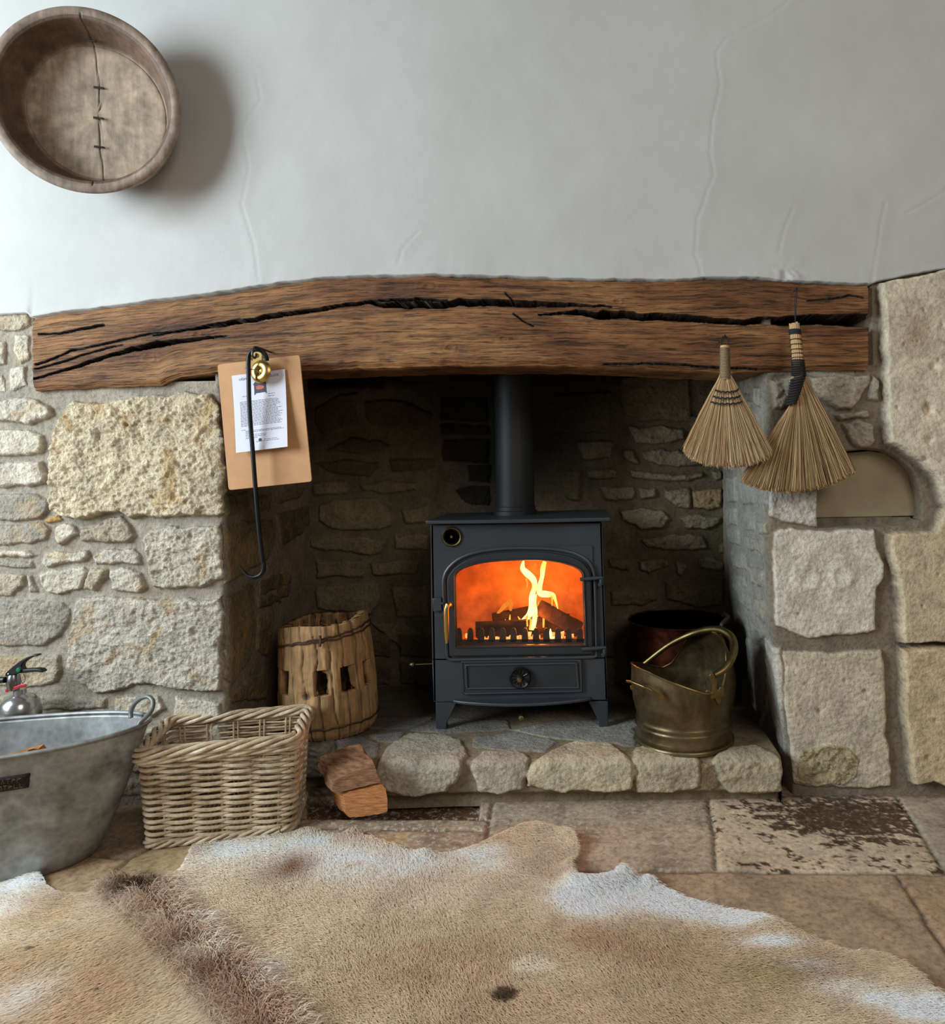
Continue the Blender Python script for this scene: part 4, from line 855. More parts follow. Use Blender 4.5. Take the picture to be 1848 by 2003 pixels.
mb.tube([a, a.lerp(e, .1), a.lerp(e, .5), a.lerp(e, .9), e], [.0115, .012, .0125, .0135, .013], 16); hd = mb.build('handle', M_sticks, br)
mb = MB(); pts = []
for q in range(0, 26*14):
    t = q/(26*14); an = q*2*math.pi/14; p = a.lerp(e, .06+.92*t); pts.append(p+Vector((math.cos(an), math.sin(an), 0))*(.0128+.0018*t))
mb.tube(pts, .0011, 5); mb.build('cord_wrap', M_cord, hd)
mb = MB(); p = onY(1417, 668, y1); mb.tube([p+Vector((math.cos(q)*.010, 0, math.sin(q)*.014)) for q in np.linspace(0, 2*math.pi, 20)[:-1]], .0018, 6, closed=True); mb.build('hanging_loop', M_dcord, br)
mb = MB()
for (yy, hw) in ((767,23),(779,27),(790,31)):
    c0 = onY(1420, yy, y1); rx = (onY(1420+hw, yy, y1)-c0).x; n_ = 60; pts = []
    for q in range(n_):
        an = 2*math.pi*q/n_; pts.append(c0+Vector((math.cos(an)*rx*(1.03+.02*math.cos(an*12)), math.sin(an)*.018, .004*abs(math.sin(an*9))-.010*abs(math.sin(an))+.006)))
    mb.tube(pts, .0022, 6, closed=True)
mb.build('binding', M_dcord, br)
y2 = 1.925
br2 = thing('hand_broom', 'larger hand broom with black bound handle and wide brown straw fan', 'broom', onY(1560, 700, y2))
bristles('bristles', br2, (1548,792), (1574,735), [(1450,936),(1458,944),(1494,955),(1545,959),(1580,955),(1614,948),(1645,936),(1672,922)], y2, 8200, STRAW2, .022, 2, .008)
mb = MB(); a = onY(1553, 633, y2-.012); e = onY(1561, 714, y2-.012)
for q in range(16):
    an = q*2*math.pi/16
    for rr_ in (.011, .0055):
        o_ = Vector((math.cos(an)*rr_, math.sin(an)*rr_, random.uniform(-.004, .003))); mb.tube([a+o_, a.lerp(e, .5)+o_, e+o_*1.15], .0027, 7)
hd = mb.build('handle', M_sticks, br2)
mb = MB()
def wrap(mb, A, E, R0_, R1_, turns, w, fl=1.0, tl=0):
    pts = []; N_ = int(turns*16)
    for q in range(N_+1):
        t = q/N_; an = q*2*math.pi/16; r_ = R0_+(R1_-R0_)*t; pts.append(A.lerp(E, t)+Vector((math.cos(an)*r_, math.sin(an)*r_*fl, math.cos(an)*tl)))
    mb.tube(pts, w, 6)
wrap(mb, a.lerp(e, .14), a.lerp(e, .26), .0145, .0145, 5, .0020); 
for t in (.38, .5, .62, .72, .82): wrap(mb, a.lerp(e, t), a.lerp(e, t+.015), .0145, .015, 1.5, .0012)
wrap(mb, a.lerp(e, .86), onY(1562, 735, y2-.012), .0155, .0185, 8, .0024)
A_ = onY(1561, 738, y2-.010); E_ = onY(1548, 790, y2-.010)
wrap(mb, A_, E_, .0185, .013, 10, .0031, 1.0, .004); mb.build('binding', M_dcord, hd)
mb = MB(); p = onY(1557, 566, 1.965); q_ = onY(1555, 636, y2-.012)
mb.tube([p+Vector((.001, -.006, 0)), p.lerp(q_, .5)+Vector((.0015, 0, 0)), q_], .0012, 6); mb.tube([p+Vector((-.002, -.006, 0)), p.lerp(q_, .4)+Vector((-.003, 0, 0)), q_], .0012, 6); mb.build('hanging_cord', M_dcord, br2)
mb = MB(); p = onY(1417, 664, 1.90); mb.tube([Vector((p.x, 1.99, p.z+.006)), Vector((p.x, 1.90, p.z+.004)), Vector((p.x, 1.893, p.z+.012))], .0022, 8); tag(mb.build('nail', M_nail), 'bent iron nail in the beam carrying the smaller broom', 'nail')
mb = MB(); p = onY(1557, 566, 1.955); mb.tube([Vector((p.x, 2.0, p.z)), p, p+Vector((0, -.004, .006))], .002, 8); tag(mb.build('nail', M_nail), 'small nail high in the beam carrying the larger broom', 'nail')
# ======================= BOWL =======================
bc = onY(168, 198, 1.84); R = .226
axM = (Matrix.Rotation(math.radians(14), 3, 'Z')@Matrix.Rotation(math.radians(3), 3, 'X')@AXY)
prof = [(0, -.118), (.150, -.118), (.172, -.112), (.196, -.080), (.214, -.030), (.224, -.006), (R+.001, .002), (R-.002, .008), (R-.012, .011), (R-.024, .008), (R-.030, .0), (.188, -.040), (.176, -.062), (.169, -.074), (.161, -.072), (.10, -.073), (0, -.073)]
pr = spline(prof, 90); k = 720; A2 = np.linspace(0, 2*np.pi, k, endpoint=False)
rad = np.array([p[0] for p in pr]).clip(0); hh = np.array([p[1] for p in pr])
Rr_, AA = np.meshgrid(rad, A2, indexing='ij'); HH = np.repeat(hh[:, None], k, 1)
lx, ly = Rr_*np.cos(AA)*.985, Rr_*np.sin(AA)*1.035
n1 = fbm(lx, ly+HH, 9, 3, 3); HH2 = HH+n1*.0022+.0012*np.sin(lx*2)
loc = np.stack([lx, ly, HH2], -1); Mx = np.array(axM); P = loc@Mx.T+np.array(bc)
def seam(y): return .004-.004*y/.2+.003*np.sin(y*23)+.0012*np.sin(y*90+1)
front = (np.arange(90) > 46)[:, None]*np.ones((1, k))
dse = np.abs(lx-seam(ly)); grv = np.exp(-(dse/.0017)**2)*front
nrm = np.array(axM@Vector((0, 0, 1))); P = P-nrm*(grv*.0025)[..., None]
inner = sstep(.177, .163, Rr_)*front
side = front*(1-inner)*(Rr_ < R-.020)
cin = np.array(lin((180, 162, 140))); cside = np.array(lin((104, 82, 66))); crim = np.array(lin((142, 124, 110)))
C_ = crim*np.ones(Rr_.shape+(3,)); C_ = C_*(1-side[..., None])+cside*side[..., None]; C_ = C_*(1-inner[..., None])+cin*inner[..., None]
C_ *= (1-.75*grv[..., None]); C_ *= (1+.35*fbm(lx, ly, 12, 5, 8, .7)+.25*fbm(lx*3, ly*.5, 26, 4, 9, .7)+.25*fbm(lx+HH, ly, 50, 3, 10))[..., None]
m, nt, b, out = newmat('old_bowl_wood'); co = coord(nt, scale=(60, 60, 9)); at = nn(nt, 'ShaderNodeAttribute', attribute_name='Col').outputs['Color']; n1 = noise(nt, co, 1, 5, .6); n2 = noise(nt, coord(nt), 26, 5, .65)
cc = mixc(nt, 1.0, at, ramp(nt, n1, [(.3, .75), (.6, 1.1)]), 'MULTIPLY'); cc = mixc(nt, 1.0, cc, ramp(nt, n2, [(.3, .72), (.6, 1.15)]), 'MULTIPLY'); nt.links.new(cc, b.inputs['Base Color']); b.inputs['Roughness'].default_value = .6; b.inputs['Specular IOR Level'].default_value = .35
p = bump(nt, b, n1, .35, .0015); bump(nt, b, n2, .3, .002, p)
bowl = thing('dough_bowl', 'large round mended wooden bowl hanging high on the plaster', 'bowl', bc+Vector((0, .1, 0)))
bo = sgrid('bowl_shell', P, m, bowl, attrs={'Col': np.clip(C_, 0, 1)}, wrap=True)
mb = MB()
def bl(x, y, h): return bc+axM@Vector((x, y, h))
M_staple = simple('rusty_staple', (70, 56, 48), .7, .4, .2, 60, .2)
for (Y_, h) in ((.212, -.008), (.178, -.055), (.066, -.072), (-.014, -.072), (-.090, -.072)):
    s_ = float(seam(np.array(Y_))); 
    mb = MB(); mb.tube([bl(s_-.012, Y_, h+.001), bl(s_-.011, Y_+.001, h+.0045), bl(s_+.011, Y_, h+.0045), bl(s_+.012, Y_, h+.001)], [.0018, .0024, .0024, .0018], 7)
    mb.build('staple', M_staple, bowl)
# ======================= GALVANISED TUB =======================
m, nt, b, out = newmat('galvanised'); co = coord(nt); v = nn(nt, 'ShaderNodeTexVoronoi'); v.inputs['Scale'].default_value = 60; nt.links.new(co, v.inputs['Vector']); n1 = noise(nt, co, 12, 6, .65)
cc = mixc(nt, .25, ramp(nt, n1, [(.3, lin((104, 104, 100))), (.55, lin((150, 152, 150))), (.75, lin((178, 182, 182)))]), v.outputs['Distance'], 'SOFT_LIGHT')
nt.links.new(cc, b.inputs['Base Color']); b.inputs['Metallic'].default_value = .45; nt.links.new(ramp(nt, n1, [(.3, .6), (.7, .42)]), b.inputs['Roughness']); bump(nt, b, noise(nt, co, 14, 4), .2, .004); M_galv = m
tc = Vector((-1.422, 1.700, 0)); ta = math.radians(13); TA, TB, TH_ = .335, .150, .30
ux, uy = Vector((math.cos(ta), math.sin(ta), 0)), Vector((-math.sin(ta), math.cos(ta), 0))
def tubp(an, h, off=0):
    f = .63+.37*(h/TH_)**.8; ca, sa = math.cos(an), math.sin(an)
    return tc+ux*((TA*f+off)*ca)+uy*((TB*(.76+.24*(h/TH_))+off)*sa)+Vector((0, 0, h+.010*(ca*ca)*(h/TH_)**3))
tub = thing('galvanised_tub', 'oval galvanised metal tub on the floor at the left edge', 'tub', tc)
k = 128; hs = list(np.linspace(0, TH_, 40)); g = []
for h in hs:
    bead = .0025*math.exp(-((h-.245)/.006)**2)+.0025*math.exp(-((h-.225)/.005)**2)+.002*math.exp(-((h-.02)/.006)**2)
    g.append([tubp(2*math.pi*q/k, h, bead) for q in range(k)])
g.insert(0, [tubp(2*math.pi*q/k, 0, -.10) for q in range(k)])
for off, dh in ((.004, .002), (.006, -.002), (.005, .006), (0, .008), (-.004, .004), (-.003, -.004)): g.append([tubp(2*math.pi*q/k, TH_, off)+Vector((0, 0, dh)) for q in range(k)])
for h in hs[::-1]: g.append([tubp(2*math.pi*q/k, max(h, .004), -.003) for q in range(k)])
g.append([tubp(2*math.pi*q/k, .004, -.10) for q in range(k)])
sgrid('tub_shell', np.array([[tuple(p) for p in r_] for r_ in g]), M_galv, tub, wrap=True, flip=True)
mb = MB()
for s_ in (1, -1):
    e0 = tubp(0 if s_ > 0 else math.pi, TH_, .0)
    pts = [e0+uy*(-.045)+Vector((0, 0, -.045))+ux*s_*-.006, e0+uy*(-.047)+ux*s_*.004+Vector((0, 0, -.005)), e0+uy*(-.040)+ux*s_*.024+Vector((0, 0, .030)), e0+uy*(-.018)+ux*s_*.036+Vector((0, 0, .048)), e0+uy*(.018)+ux*s_*.036+Vector((0, 0, .048)), e0+uy*(.040)+ux*s_*.024+Vector((0, 0, .030)), e0+uy*(.047)+ux*s_*.004+Vector((0, 0, -.005)), e0+uy*(.045)+Vector((0, 0, -.045))+ux*s_*-.006]
    if s_ > 0: pts = [onY(X, Y, e0.y+dy) for X, Y, dy in ((256,1404,.03),(256,1392,.035),(263,1377,.035),(276,1366,.03),(290,1363,.02),(299,1372,.01),(297,1388,-.005),(286,1402,-.02),(274,1413,-.03),(268,1428,-.035))]
    mb = MB(); mb.tube([Vector(tuple(p)) for p in spline(pts, 40)], .0055, 10); mb.build('handle', simple('tub_handle', (120, 120, 118), .5, .5, .2, 30, .2), tub)
# maker's plate on the front: dark embossed strip
pa = [onY(X, Y, 1.60) for X, Y in ((0, 1522), (60, 1510))]
def ondir(an0, an1, h0, h1, n=14, off=.003):
    return np.array([[tuple(tubp(an0+(an1-an0)*i/(n-1), h0+(h1-h0)*j/3, off)) for j in range(4)] for i in range(n)])
def tub_hit(X, Y):
    """where the sight line through a photo point meets the tub wall"""
    best = None
    for an in np.linspace(math.pi*1.05, math.pi*1.98, 150):
        for h in np.linspace(.05, .29, 60):
            p = tubp(an, h, .002); w = Vector((p.x, p.y, p.z-H)); 
            a = (w.x*cr-w.z*sr)/w.y*F+CX; b_ = CY-(w.x*sr+w.z*cr)/w.y*F; d = (a-X)**2+(b_-Y)**2
            if best is None or d < best[0]: best = (d, an, h)
    return best[1:]
aR, hT = tub_hit(60, 1511); _, hB = tub_hit(58, 1541); aL = aR-.62; hL, _x = tub_hit(0, 1522)[1], 0
M_plate = simple('maker_plate', (40, 32, 26), .5, .5, .2, 60, .3)
sgrid('maker_plate', ondir(aL, aR, hB, hT), M_plate, tub, flip=True).modifiers.new('s', 'SOLIDIFY').thickness = .002
mb = MB(); rr = random.Random(11)
for row, (f0, f1) in enumerate(((.58, .86), (.14, .40))):
    q = aL+.03
    while q < aR-.05:
        w = rr.uniform(.012, .03); h0 = hB+(hT-hB)*f0; h1 = hB+(hT-hB)*f1
        for (u0, v0, u1, v1) in rr.choice([((0,0,0,1),(0,1,1,1),(1,1,1,0)), ((0,0,.5,1),(.5,1,1,0)), ((0,0,0,1),(0,0,1,0)), ((.5,0,.5,1),(0,1,1,1)), ((0,0,0,1),(0,1,1,.7),(0,.5,1,.7))]):
            mb.tube([tubp(q+w*u0, h0+(h1-h0)*v0, .005), tubp(q+w*u1, h0+(h1-h0)*v1, .005)], .0008, 5)
        q += w+.012
mb.build('raised_lettering', simple('plate_letters', (92, 82, 74), .5, .5, .2, 60, .1), tub)
# log inside the tub
M_wood = simple('split_wood', (176, 118, 66), .8, 0, .4, 14, .7, .003, .2, 60, (1.5, 1, 9), dark=(112, 66, 34))
M_bark = simple('bark', (104, 78, 60), .9, 0, .5, 20, .9, .005, .2, 50, dark=(50, 36, 28))
tag(logmesh((-1.52, 1.67, .20), (-1.315, 1.70, .235), .048, M_wood, 'firewood_log', None, 21, 16, 16, .3), 'orange split log lying inside the galvanised tub', 'log', 'firewood')
# ---- fire extinguisher behind the tub ----
ye = 1.90; ext = thing('fire_extinguisher', 'small silver fire extinguisher with black lever standing behind the tub', 'fire extinguisher', Vector((onY(28, 1380, ye).x, ye+.02, 0)))
ze = lambda x, y: onY(x*.0649, 1270+y*.0649, ye)
cx_ = ze(420, 1600); mb = MB(); top_ = ze(400, 1400).z
mb.lathe([(.045, 0), (.048, .004), (.048, top_-.045), (.044, top_-.022), (.032, top_-.008), (.016, top_), (.014, top_+.012)], (cx_.x, ye+.02, 0), k=40); cyl = mb.build('cylinder', simple('polished_alloy', (190, 190, 188), .22, .9, .1, 20, .05), ext)
mb = MB(); mb.lathe([(.013, -.02), (.015, -.012), (.017, 0), (.015, .014), (.012, .022)], ze(300, 1040)+Vector((0, .012, 0)), k=24); mb.build('valve', M_steel, ext)
M_blk = simple('black_plastic', (14, 14, 16), .45, 0, .1, 40, .05)
mb = MB(); mb.prism([ze(x, y) for x, y in ((145,820),(150,730),(230,650),(400,500),(600,350),(800,235),(960,175),(1090,158),(1150,185),(1110,212),(980,235),(860,290),(740,370),(670,440),(645,500),(650,560),(690,610),(720,660),(640,720),(420,770),(250,835))], (0, .016, 0)); lv = mb.build('lever', M_blk, ext, bevel=.002)
mb = MB(); mb.prism([ze(x, y) for x, y in ((600,650),(700,612),(900,600),(1080,590),(1200,605),(1260,640),(1290,690),(1250,712),(1150,690),(1000,685),(850,705),(700,725),(600,735))], (0, .018, 0)); mb.build('handle', M_blk, ext, bevel=.002)
mb = MB(); mb.lathe([(0, .005), (.0055, .004), (.006, 0)], ze(575, 610), AXY, 18); mb.build('green_button', simple('green_plastic', (20, 120, 82), .3, 0, .1, 20, 0), lv)
mb = MB(); mb.lathe([(0, .003), (.0025, .002), (.003, 0)], ze(265, 750), AXY, 12); mb.build('rivet', M_steel, lv)
mb = MB(); mb.tube([Vector(tuple(p)) for p in spline([ze(600, 740), ze(610, 850), ze(650, 980), ze(690, 1025), ze(740, 970), ze(765, 880), ze(735, 800), ze(710, 735)], 30)], .0009, 6); mb.build('pin_ring', M_nail, ext)
mb = MB(); mb.prism([ze(x, y) for x, y in ((145,1240),(170,1190),(400,1140),(620,1060),(720,1060),(800,1105),(740,1130),(560,1180),(400,1240),(250,1290),(160,1310))], (0, .006, 0)); mb.build('red_tag', simple('red_plastic', (170, 24, 44), .4, 0, .1, 20, .05), ext, bevel=.0015)
mb = MB(); mb.tube([ze(150, 920), ze(40, 925), ze(-300, 940), ze(-700, 1300), ze(-800, 2200)], [.0085]*5, 12); mb.build('hose', M_blk, ext)
# ======================= WICKER BASKET =======================
FL = onZ(270, 1668, 0).xy; FR = onZ(580, 1630, 0).xy
fx_ = (FR-FL); W_ = fx_.length; fx_ = fx_.normalized(); fy_ = Vector((-fx_.y, fx_.x)); Dp = .235; BH = .238
def bk_path(grow, n_c=.028):
    """rounded rectangle outline in basket coordinates -> list of (x,y) with arclength"""
    w2, d2 = W_/2+grow, Dp/2+grow; r_ = n_c; pts = []
    for cx2, cy2, a0 in ((w2-r_, -d2+r_, -90), (w2-r_, d2-r_, 0), (-w2+r_, d2-r_, 90), (-w2+r_, -d2+r_, 180)):
        for q in range(9):
            a = math.radians(a0+q*11.25); pts.append((cx2+r_*math.cos(a), cy2+r_*math.sin(a)))
    return np.array(pts)
ctr = Vector((*((FL+FR)/2+fy_*(Dp/2)), 0))
def bw(x, y, z): return Vector((ctr.x+fx_.x*x+fy_.x*y, ctr.y+fx_.y*x+fy_.y*y, z))
basket = thing('wicker_basket', 'rectangular wicker basket on the floor between tub and hearth', 'basket', ctr)
m, nt, b, out = newmat('willow'); co = coord(nt); n1 = noise(nt, co, 16, 4, .6); n2 = noise(nt, co, 120, 3)
cc = ramp(nt, n1, [(.3, lin((150, 126, 98))), (.5, lin((194, 172, 142))), (.68, lin((220, 202, 174)))]); cc = mixc(nt, 1.0, cc, ramp(nt, n2, [(.3, .8), (.6, 1.08)]), 'MULTIPLY'); nt.links.new(cc, b.inputs['Base Color']); b.inputs['Roughness'].default_value = .5; bump(nt, b, n2, .2, .001); M_wil = m
def closed_samp(P, n):
    return resample([tuple(p) for p in P], n)
per = 16                                   # stakes around
rows = 28; mb = MB(); mbs = MB()
NS = per*12
for r_ in range(rows):
    t = (r_+.5)/rows; z = .010+t*(BH-.012); grow = -.012+.012*t
    P = closed_samp(bk_path(grow), NS); T = np.roll(P, -1, 0)-np.roll(P, 1, 0); T /= np.linalg.norm(T, axis=1)[:, None]; Nn = np.stack([T[:, 1], -T[:, 0]], 1)
    ph = (r_ % 2)*math.pi; pts = []; rads = []
    for i in range(NS):
        w = math.sin(i/12*math.pi+ph); o_ = .0056*w+random.uniform(-.0004, .0004)
        q = P[i]+Nn[i]*o_; pts.append(bw(q[0], q[1], z+.0010*math.sin(i/NS*25+r_*1.7)+.0012*math.cos(i/12*math.pi+ph+.5))); rads.append(.0037+.0011*w)
    mb.tube(pts, rads, 7, closed=True)
mb.build('weave', M_wil, basket)
P = closed_samp(bk_path(-.006), NS)
for s_ in range(per):
    for o_ in (-1, 1):
        i = (s_*12+o_) % NS; q = P[i]; q0 = closed_samp(bk_path(-.014), NS)[i]
        mbs.tube([bw(q0[0], q0[1], .004), bw(q[0], q[1], BH-.01)], .0026, 6)
mbs.build('stakes', M_wil, basket)
def braid(z, grow, strands, rr0, wr, pitch, flat=1.0, lean_=0):
    mb = MB(); N_ = 420; P = closed_samp(bk_path(grow), N_); T = np.roll(P, -1, 0)-np.roll(P, 1, 0); T /= np.linalg.norm(T, axis=1)[:, None]; Nn = np.stack([T[:, 1], -T[:, 0]], 1)
    L_ = 2*(W_+Dp); tn = round(L_/pitch)
    for s_ in range(strands):
        pts = []
        for i in range(N_):
            a = 2*math.pi*(i/N_*tn+s_/strands); q = P[i]+Nn[i]*math.cos(a)*rr0*flat; pts.append(bw(q[0], q[1], z+math.sin(a)*rr0))
        mb.tube(pts, wr, 8, closed=True)
    return mb
rim = braid(BH+.004, .002, 5, .0105, .0056, .23, 1.25); rim.build('braided_rim', M_wil, basket)
braid(BH-.014, .008, 3, .0045, .0042, .15).build('rim_band', M_wil, basket)
braid(.010, -.010, 4, .0070, .0044, .13).build('base_band', M_wil, basket)
mb = MB()
for q in np.linspace(-W_/2+.02, W_/2-.02, 30): mb.tube([bw(q, -Dp/2+.012, .008), bw(q, Dp/2-.012, .008)], .0045, 6)
mb.build('base', M_wil, basket)
# ======================= HOLLOW LOG DRUM =======================
dc = Vector((onY(636, 1330, 2.21).x, 2.225, HZ)); DH = .335; nz, na = 150, 260
hz_ = np.linspace(0, 1, nz); an = np.linspace(0, 2*np.pi, na, endpoint=False); HZ2, AN = np.meshgrid(hz_, an, indexing='ij')
rad = np.interp(HZ2, [0, .04, .15, .45, .85, 1], [.128, .136, .143, .144, .134, .128])
stv = 22; sid = AN/(2*np.pi)*stv+.55*fbm(HZ2*1.0, AN*0, 3, 2, 4)+.25*fbm(HZ2, AN, 4, 2, 5); fr = np.abs(sid-np.round(sid)); 
rad = rad-.006*np.exp(-(fr/.05)**2)*(vnoise(np.round(sid)*3.3, HZ2*2, 3) > .25)+.004*fbm(AN*3, HZ2, 3, 3, 8)+.003*vnoise(np.round(sid)*1.7, HZ2*0, 2)+.0012*fbm(AN*40, HZ2*2, 1, 3, 6)
a0 = np.degrees(AN)-270        # 0 = towards the camera
a0 = (a0+180) % 360-180
kn = np.exp(-((a0+7)/7)**2-((HZ2-.40)/.035)**2); rad = rad-.012*kn*(1-kn*.3)
xx = dc.x+rad*np.cos(AN); yy = dc.y+rad*np.sin(AN); zt = DH*HZ2+.012*HZ2**4*np.sin(AN*3+1)*.5
lean_x = .018*(1-HZ2); P = np.stack([xx+lean_x-.006, yy, HZ+.004+zt*(1+.04*np.cos(AN))], -1)
mask = np.ones((nz-1, na), bool); zc = hz_[:-1]
for cdeg, w in ((-68, 9), (-40, 9), (-2+14, 9), (44, 10), (72, 7), (110, 9), (150, 9), (-110, 9), (-150, 9)):
    cdeg = cdeg; d = (np.degrees(an)-270-cdeg+180) % 360-180
    mask &= ~((np.abs(d)[None, :] < w) & (zc[:, None] > .40) & (zc[:, None] < .62))
C_ = np.ones(P.shape)*np.array(lin((166, 128, 84))); C_ *= (1+.25*fbm(AN*6, HZ2*1.2, 2, 4, 3)+.2*(vnoise(np.round(sid)*5.1, HZ2*0, 9)-.5))[..., None]; C_ *= (1-.95*np.exp(-(fr/.05)**2)*.8-.75*kn*(kn > .5))[..., None]
m, nt, b, out = newmat('weathered_log'); co = coord(nt, scale=(70, 70, 7)); at = nn(nt, 'ShaderNodeAttribute', attribute_name='Col').outputs['Color']; n1 = noise(nt, co, 1, 5, .65); n2 = noise(nt, coord(nt), 30, 4)
cc = mixc(nt, 1.0, at, ramp(nt, n1, [(.3, .6), (.6, 1.12)]), 'MULTIPLY'); cc = mixc(nt, 1.0, cc, ramp(nt, n2, [(.3, .75), (.65, 1.15)]), 'MULTIPLY'); nt.links.new(cc, b.inputs['Base Color']); b.inputs['Roughness'].default_value = .75; bump(nt, b, n1, .6, .003)
drum = thing('hollow_log_tub', 'hollow weathered log with square holes standing on the hearth', 'wooden drum', dc)
o = sgrid('log_wall', P, m, drum, attrs={'Col': np.clip(C_, 0, 1)}, mask=mask, wrap=True, flip=False)
sol = o.modifiers.new('s', 'SOLIDIFY'); sol.thickness = .024; sol.offset = -1 
def drum_ring(t0, tilt_, w, name, off=.004, n=90):
    mb = MB(); pts = []
    for q in range(n):
        a = 2*math.pi*q/n; t = t0+tilt_*math.cos(a)-.015*math.sin(a); i = min(int(t*(nz-1)), nz-1); j = int(a/(2*math.pi)*na) % na; p = P[i, j]; pts.append(Vector((p[0]+math.cos(a)*off, p[1]+math.sin(a)*off, p[2]+.0015*math.sin(q*1.3))))
    mb.tube(pts, w, 6, closed=True); return mb
M_wire = simple('rusty_wire', (84, 62, 46), .6, .5, .3, 80, .2)
w1 = drum_ring(.87, .055, .0030, 'w'); pts2 = drum_ring(.855, .030, .0026, 'w'); w1.add(pts2.v, pts2.f)
j = int((math.radians(270+16) % (2*math.pi))/(2*math.pi)*na); p = P[int(.89*(nz-1)), j]; w1.tube([Vector((p[0], p[1]-.008, p[2]+.016)), Vector((p[0]+.003, p[1]-.010, p[2])), Vector((p[0]-.001, p[1]-.008, p[2]-.016))], .0042, 6)
w1.build('wire_binding', M_wire, drum)
drum_ring(.10, .015, .0026, 'w').build('wire_hoop', M_wire, drum)
# ======================= FIREWOOD BESIDE HEARTH =======================
def chunk(name, face, depth, mat, seed, endmat=None):
    """split log: face polygon (Vectors) extruded back along depth with a rough surface"""
    n = len(face); dv = Vector(depth); steps = 14; fc = resample([tuple(p) for p in face], 44); c_ = fc.mean(0); vs = []; K = 44
    for i in range(steps):
        t = i/(steps-1); s_ = 1-.03*math.sin(t*9+seed)
        ring_ = c_+(fc-c_)*s_*(1-.015 if i in (0, steps-1) else 1)
        nz_ = fbm(np.arange(K)*.35+seed, np.full(K, t*1.3), 1.2, 3, seed)*.004
        d = (fc-c_); d /= np.linalg.norm(d, axis=1)[:, None]+1e-9; ring_ = ring_+d*nz_[:, None]
        for q in range(K): vs.append(Vector(tuple(ring_[q]))+dv*t)
    fs = [(i*K+q, i*K+(q+1) % K, (i+1)*K+(q+1) % K, (i+1)*K+q) for i in range(steps-1) for q in range(K)]+[tuple(range(K-1, -1, -1)), tuple((steps-1)*K+q for q in range(K))]
    mb = MB(); mb.add(vs, fs); o = mb.build(name, mat, None, auto=35); return o
z7 = lambda x, y: (560+x*.21645, 1440+y*.21645)
M_end = simple('fresh_cut_wood', (196, 134, 84), .8, 0, .25, 10, .8, .003, .2, 40, (3, 3, 22), dark=(150, 92, 54))
yl = 1.865
o = chunk('firewood_log', [onY(*z7(*p), yl) for p in ((510,538),(560,510),(700,470),(860,430),(880,440),(912,560),(924,680),(860,700),(700,722),(572,742),(545,690),(520,600))], (-.05, .06, .0), M_end, 3); zmin = min(v.co.z for v in o.data.vertices)
for v in o.data.vertices: v.co.z += .001-zmin if zmin < .001 else 0
tag(o, 'orange cut end of split log on the floor, lowest beside the hearth', 'log', 'firewood')
up = [onY(*z7(*p), 1.86) for p in ((403,505),(420,395),(640,300),(800,270),(845,350),(862,420),(700,455),(560,490),(450,520))]
o = chunk('firewood_log', up, (-.065, .085, .026), simple('log_side_wood', (150, 112, 84), .8, 0, .3, 12, .9, .004, .2, 40, (3, 3, 18), dark=(100, 68, 46)), 8)
tag(o, 'brown split log resting on another log against the hearth', 'log', 'firewood')
# ======================= COAL SCUTTLE =======================
sc_c = Vector((onY(1338, 1450, 2.08).x, 2.085, HZ)); M_scut = None
m, nt, b, out = newmat('tarnished_brass'); co = coord(nt); n1 = noise(nt, co, 9, 6, .65, .5); n2 = noise(nt, co, 60, 4)
nt.links.new(ramp(nt, n1, [(.3, lin((64, 56, 40))), (.5, lin((104, 90, 62))), (.7, lin((134, 120, 90)))]), b.inputs['Base Color']); b.inputs['Metallic'].default_value = .85; nt.links.new(ramp(nt, n2, [(.3, .34), (.7, .50)]), b.inputs['Roughness']); bump(nt, b, noise(nt, co, 18, 3), .15, .003); M_scut = m
scut = thing('coal_scuttle', 'helmet shaped tarnished brass coal scuttle with arched handle on hearth', 'coal scuttle', sc_c)
spd = math.radians(202)                    # direction of the pouring lip
K = 160; NV = 60; G = []
def lipz(a):
    d = (a-spd+math.pi) % (2*math.pi)-math.pi; t = abs(d)/math.pi
    return float(np.interp(t, [0, .12, .3, .46, .53, .585, .65, .73, .84, 1], [.232, .226, .202, .177, .171, .182, .216, .266, .297, .306]))
def sr_(z, a):
    r_ = float(np.interp(z, [0, .004, .012, .018, .040, .046, .052, .058, .066, .075, .12, .17, .22, .28, .34], [.140, .145, .145, .137, .137, .1395, .1415, .1385, .141, .137, .147, .148, .140, .130, .118]))
    d = (a-spd+math.pi) % (2*math.pi)-math.pi; t = abs(d)/math.pi
    r_ += .020*max(0, 1-t/.45)**1.2*max(0, (z-.10)/.14)**1.5
    r_ += .030*max(0, (t-.55)/.45)**.8*max(0, (z-.12)/.19)*(1 - .6*max(0, (z-.22)/.09))
    return r_
def row(fz_, off):
    out = []
    for q in range(K):
        a = 2*math.pi*q/K; z = lipz(a)*fz_; r_ = sr_(z, a)+off
        d = (a-spd+math.pi) % (2*math.pi)-math.pi; hood = max(0, (abs(d)/math.pi-.62)/.38)*max(0, (fz_-.6)/.4)**1.5*.045
        out.append(sc_c+Vector((math.cos(a)*r_-math.cos(spd+math.pi)*hood, math.sin(a)*r_-math.sin(spd+math.pi)*hood, z+.001)))
    return out
def rowz(z, off): return [sc_c+Vector((math.cos(2*math.pi*q/K)*(sr_(z, 2*math.pi*q/K)+off), math.sin(2*math.pi*q/K)*(sr_(z, 2*math.pi*q/K)+off), z+.001)) for q in range(K)]
zb_ = [0, .004, .008, .012, .015, .018, .03, .040, .043, .046, .049, .052, .055, .058, .062, .066, .070, .075]
G.append([sc_c+Vector((0, 0, .001))]*K); G += [rowz(z, 0) for z in zb_]
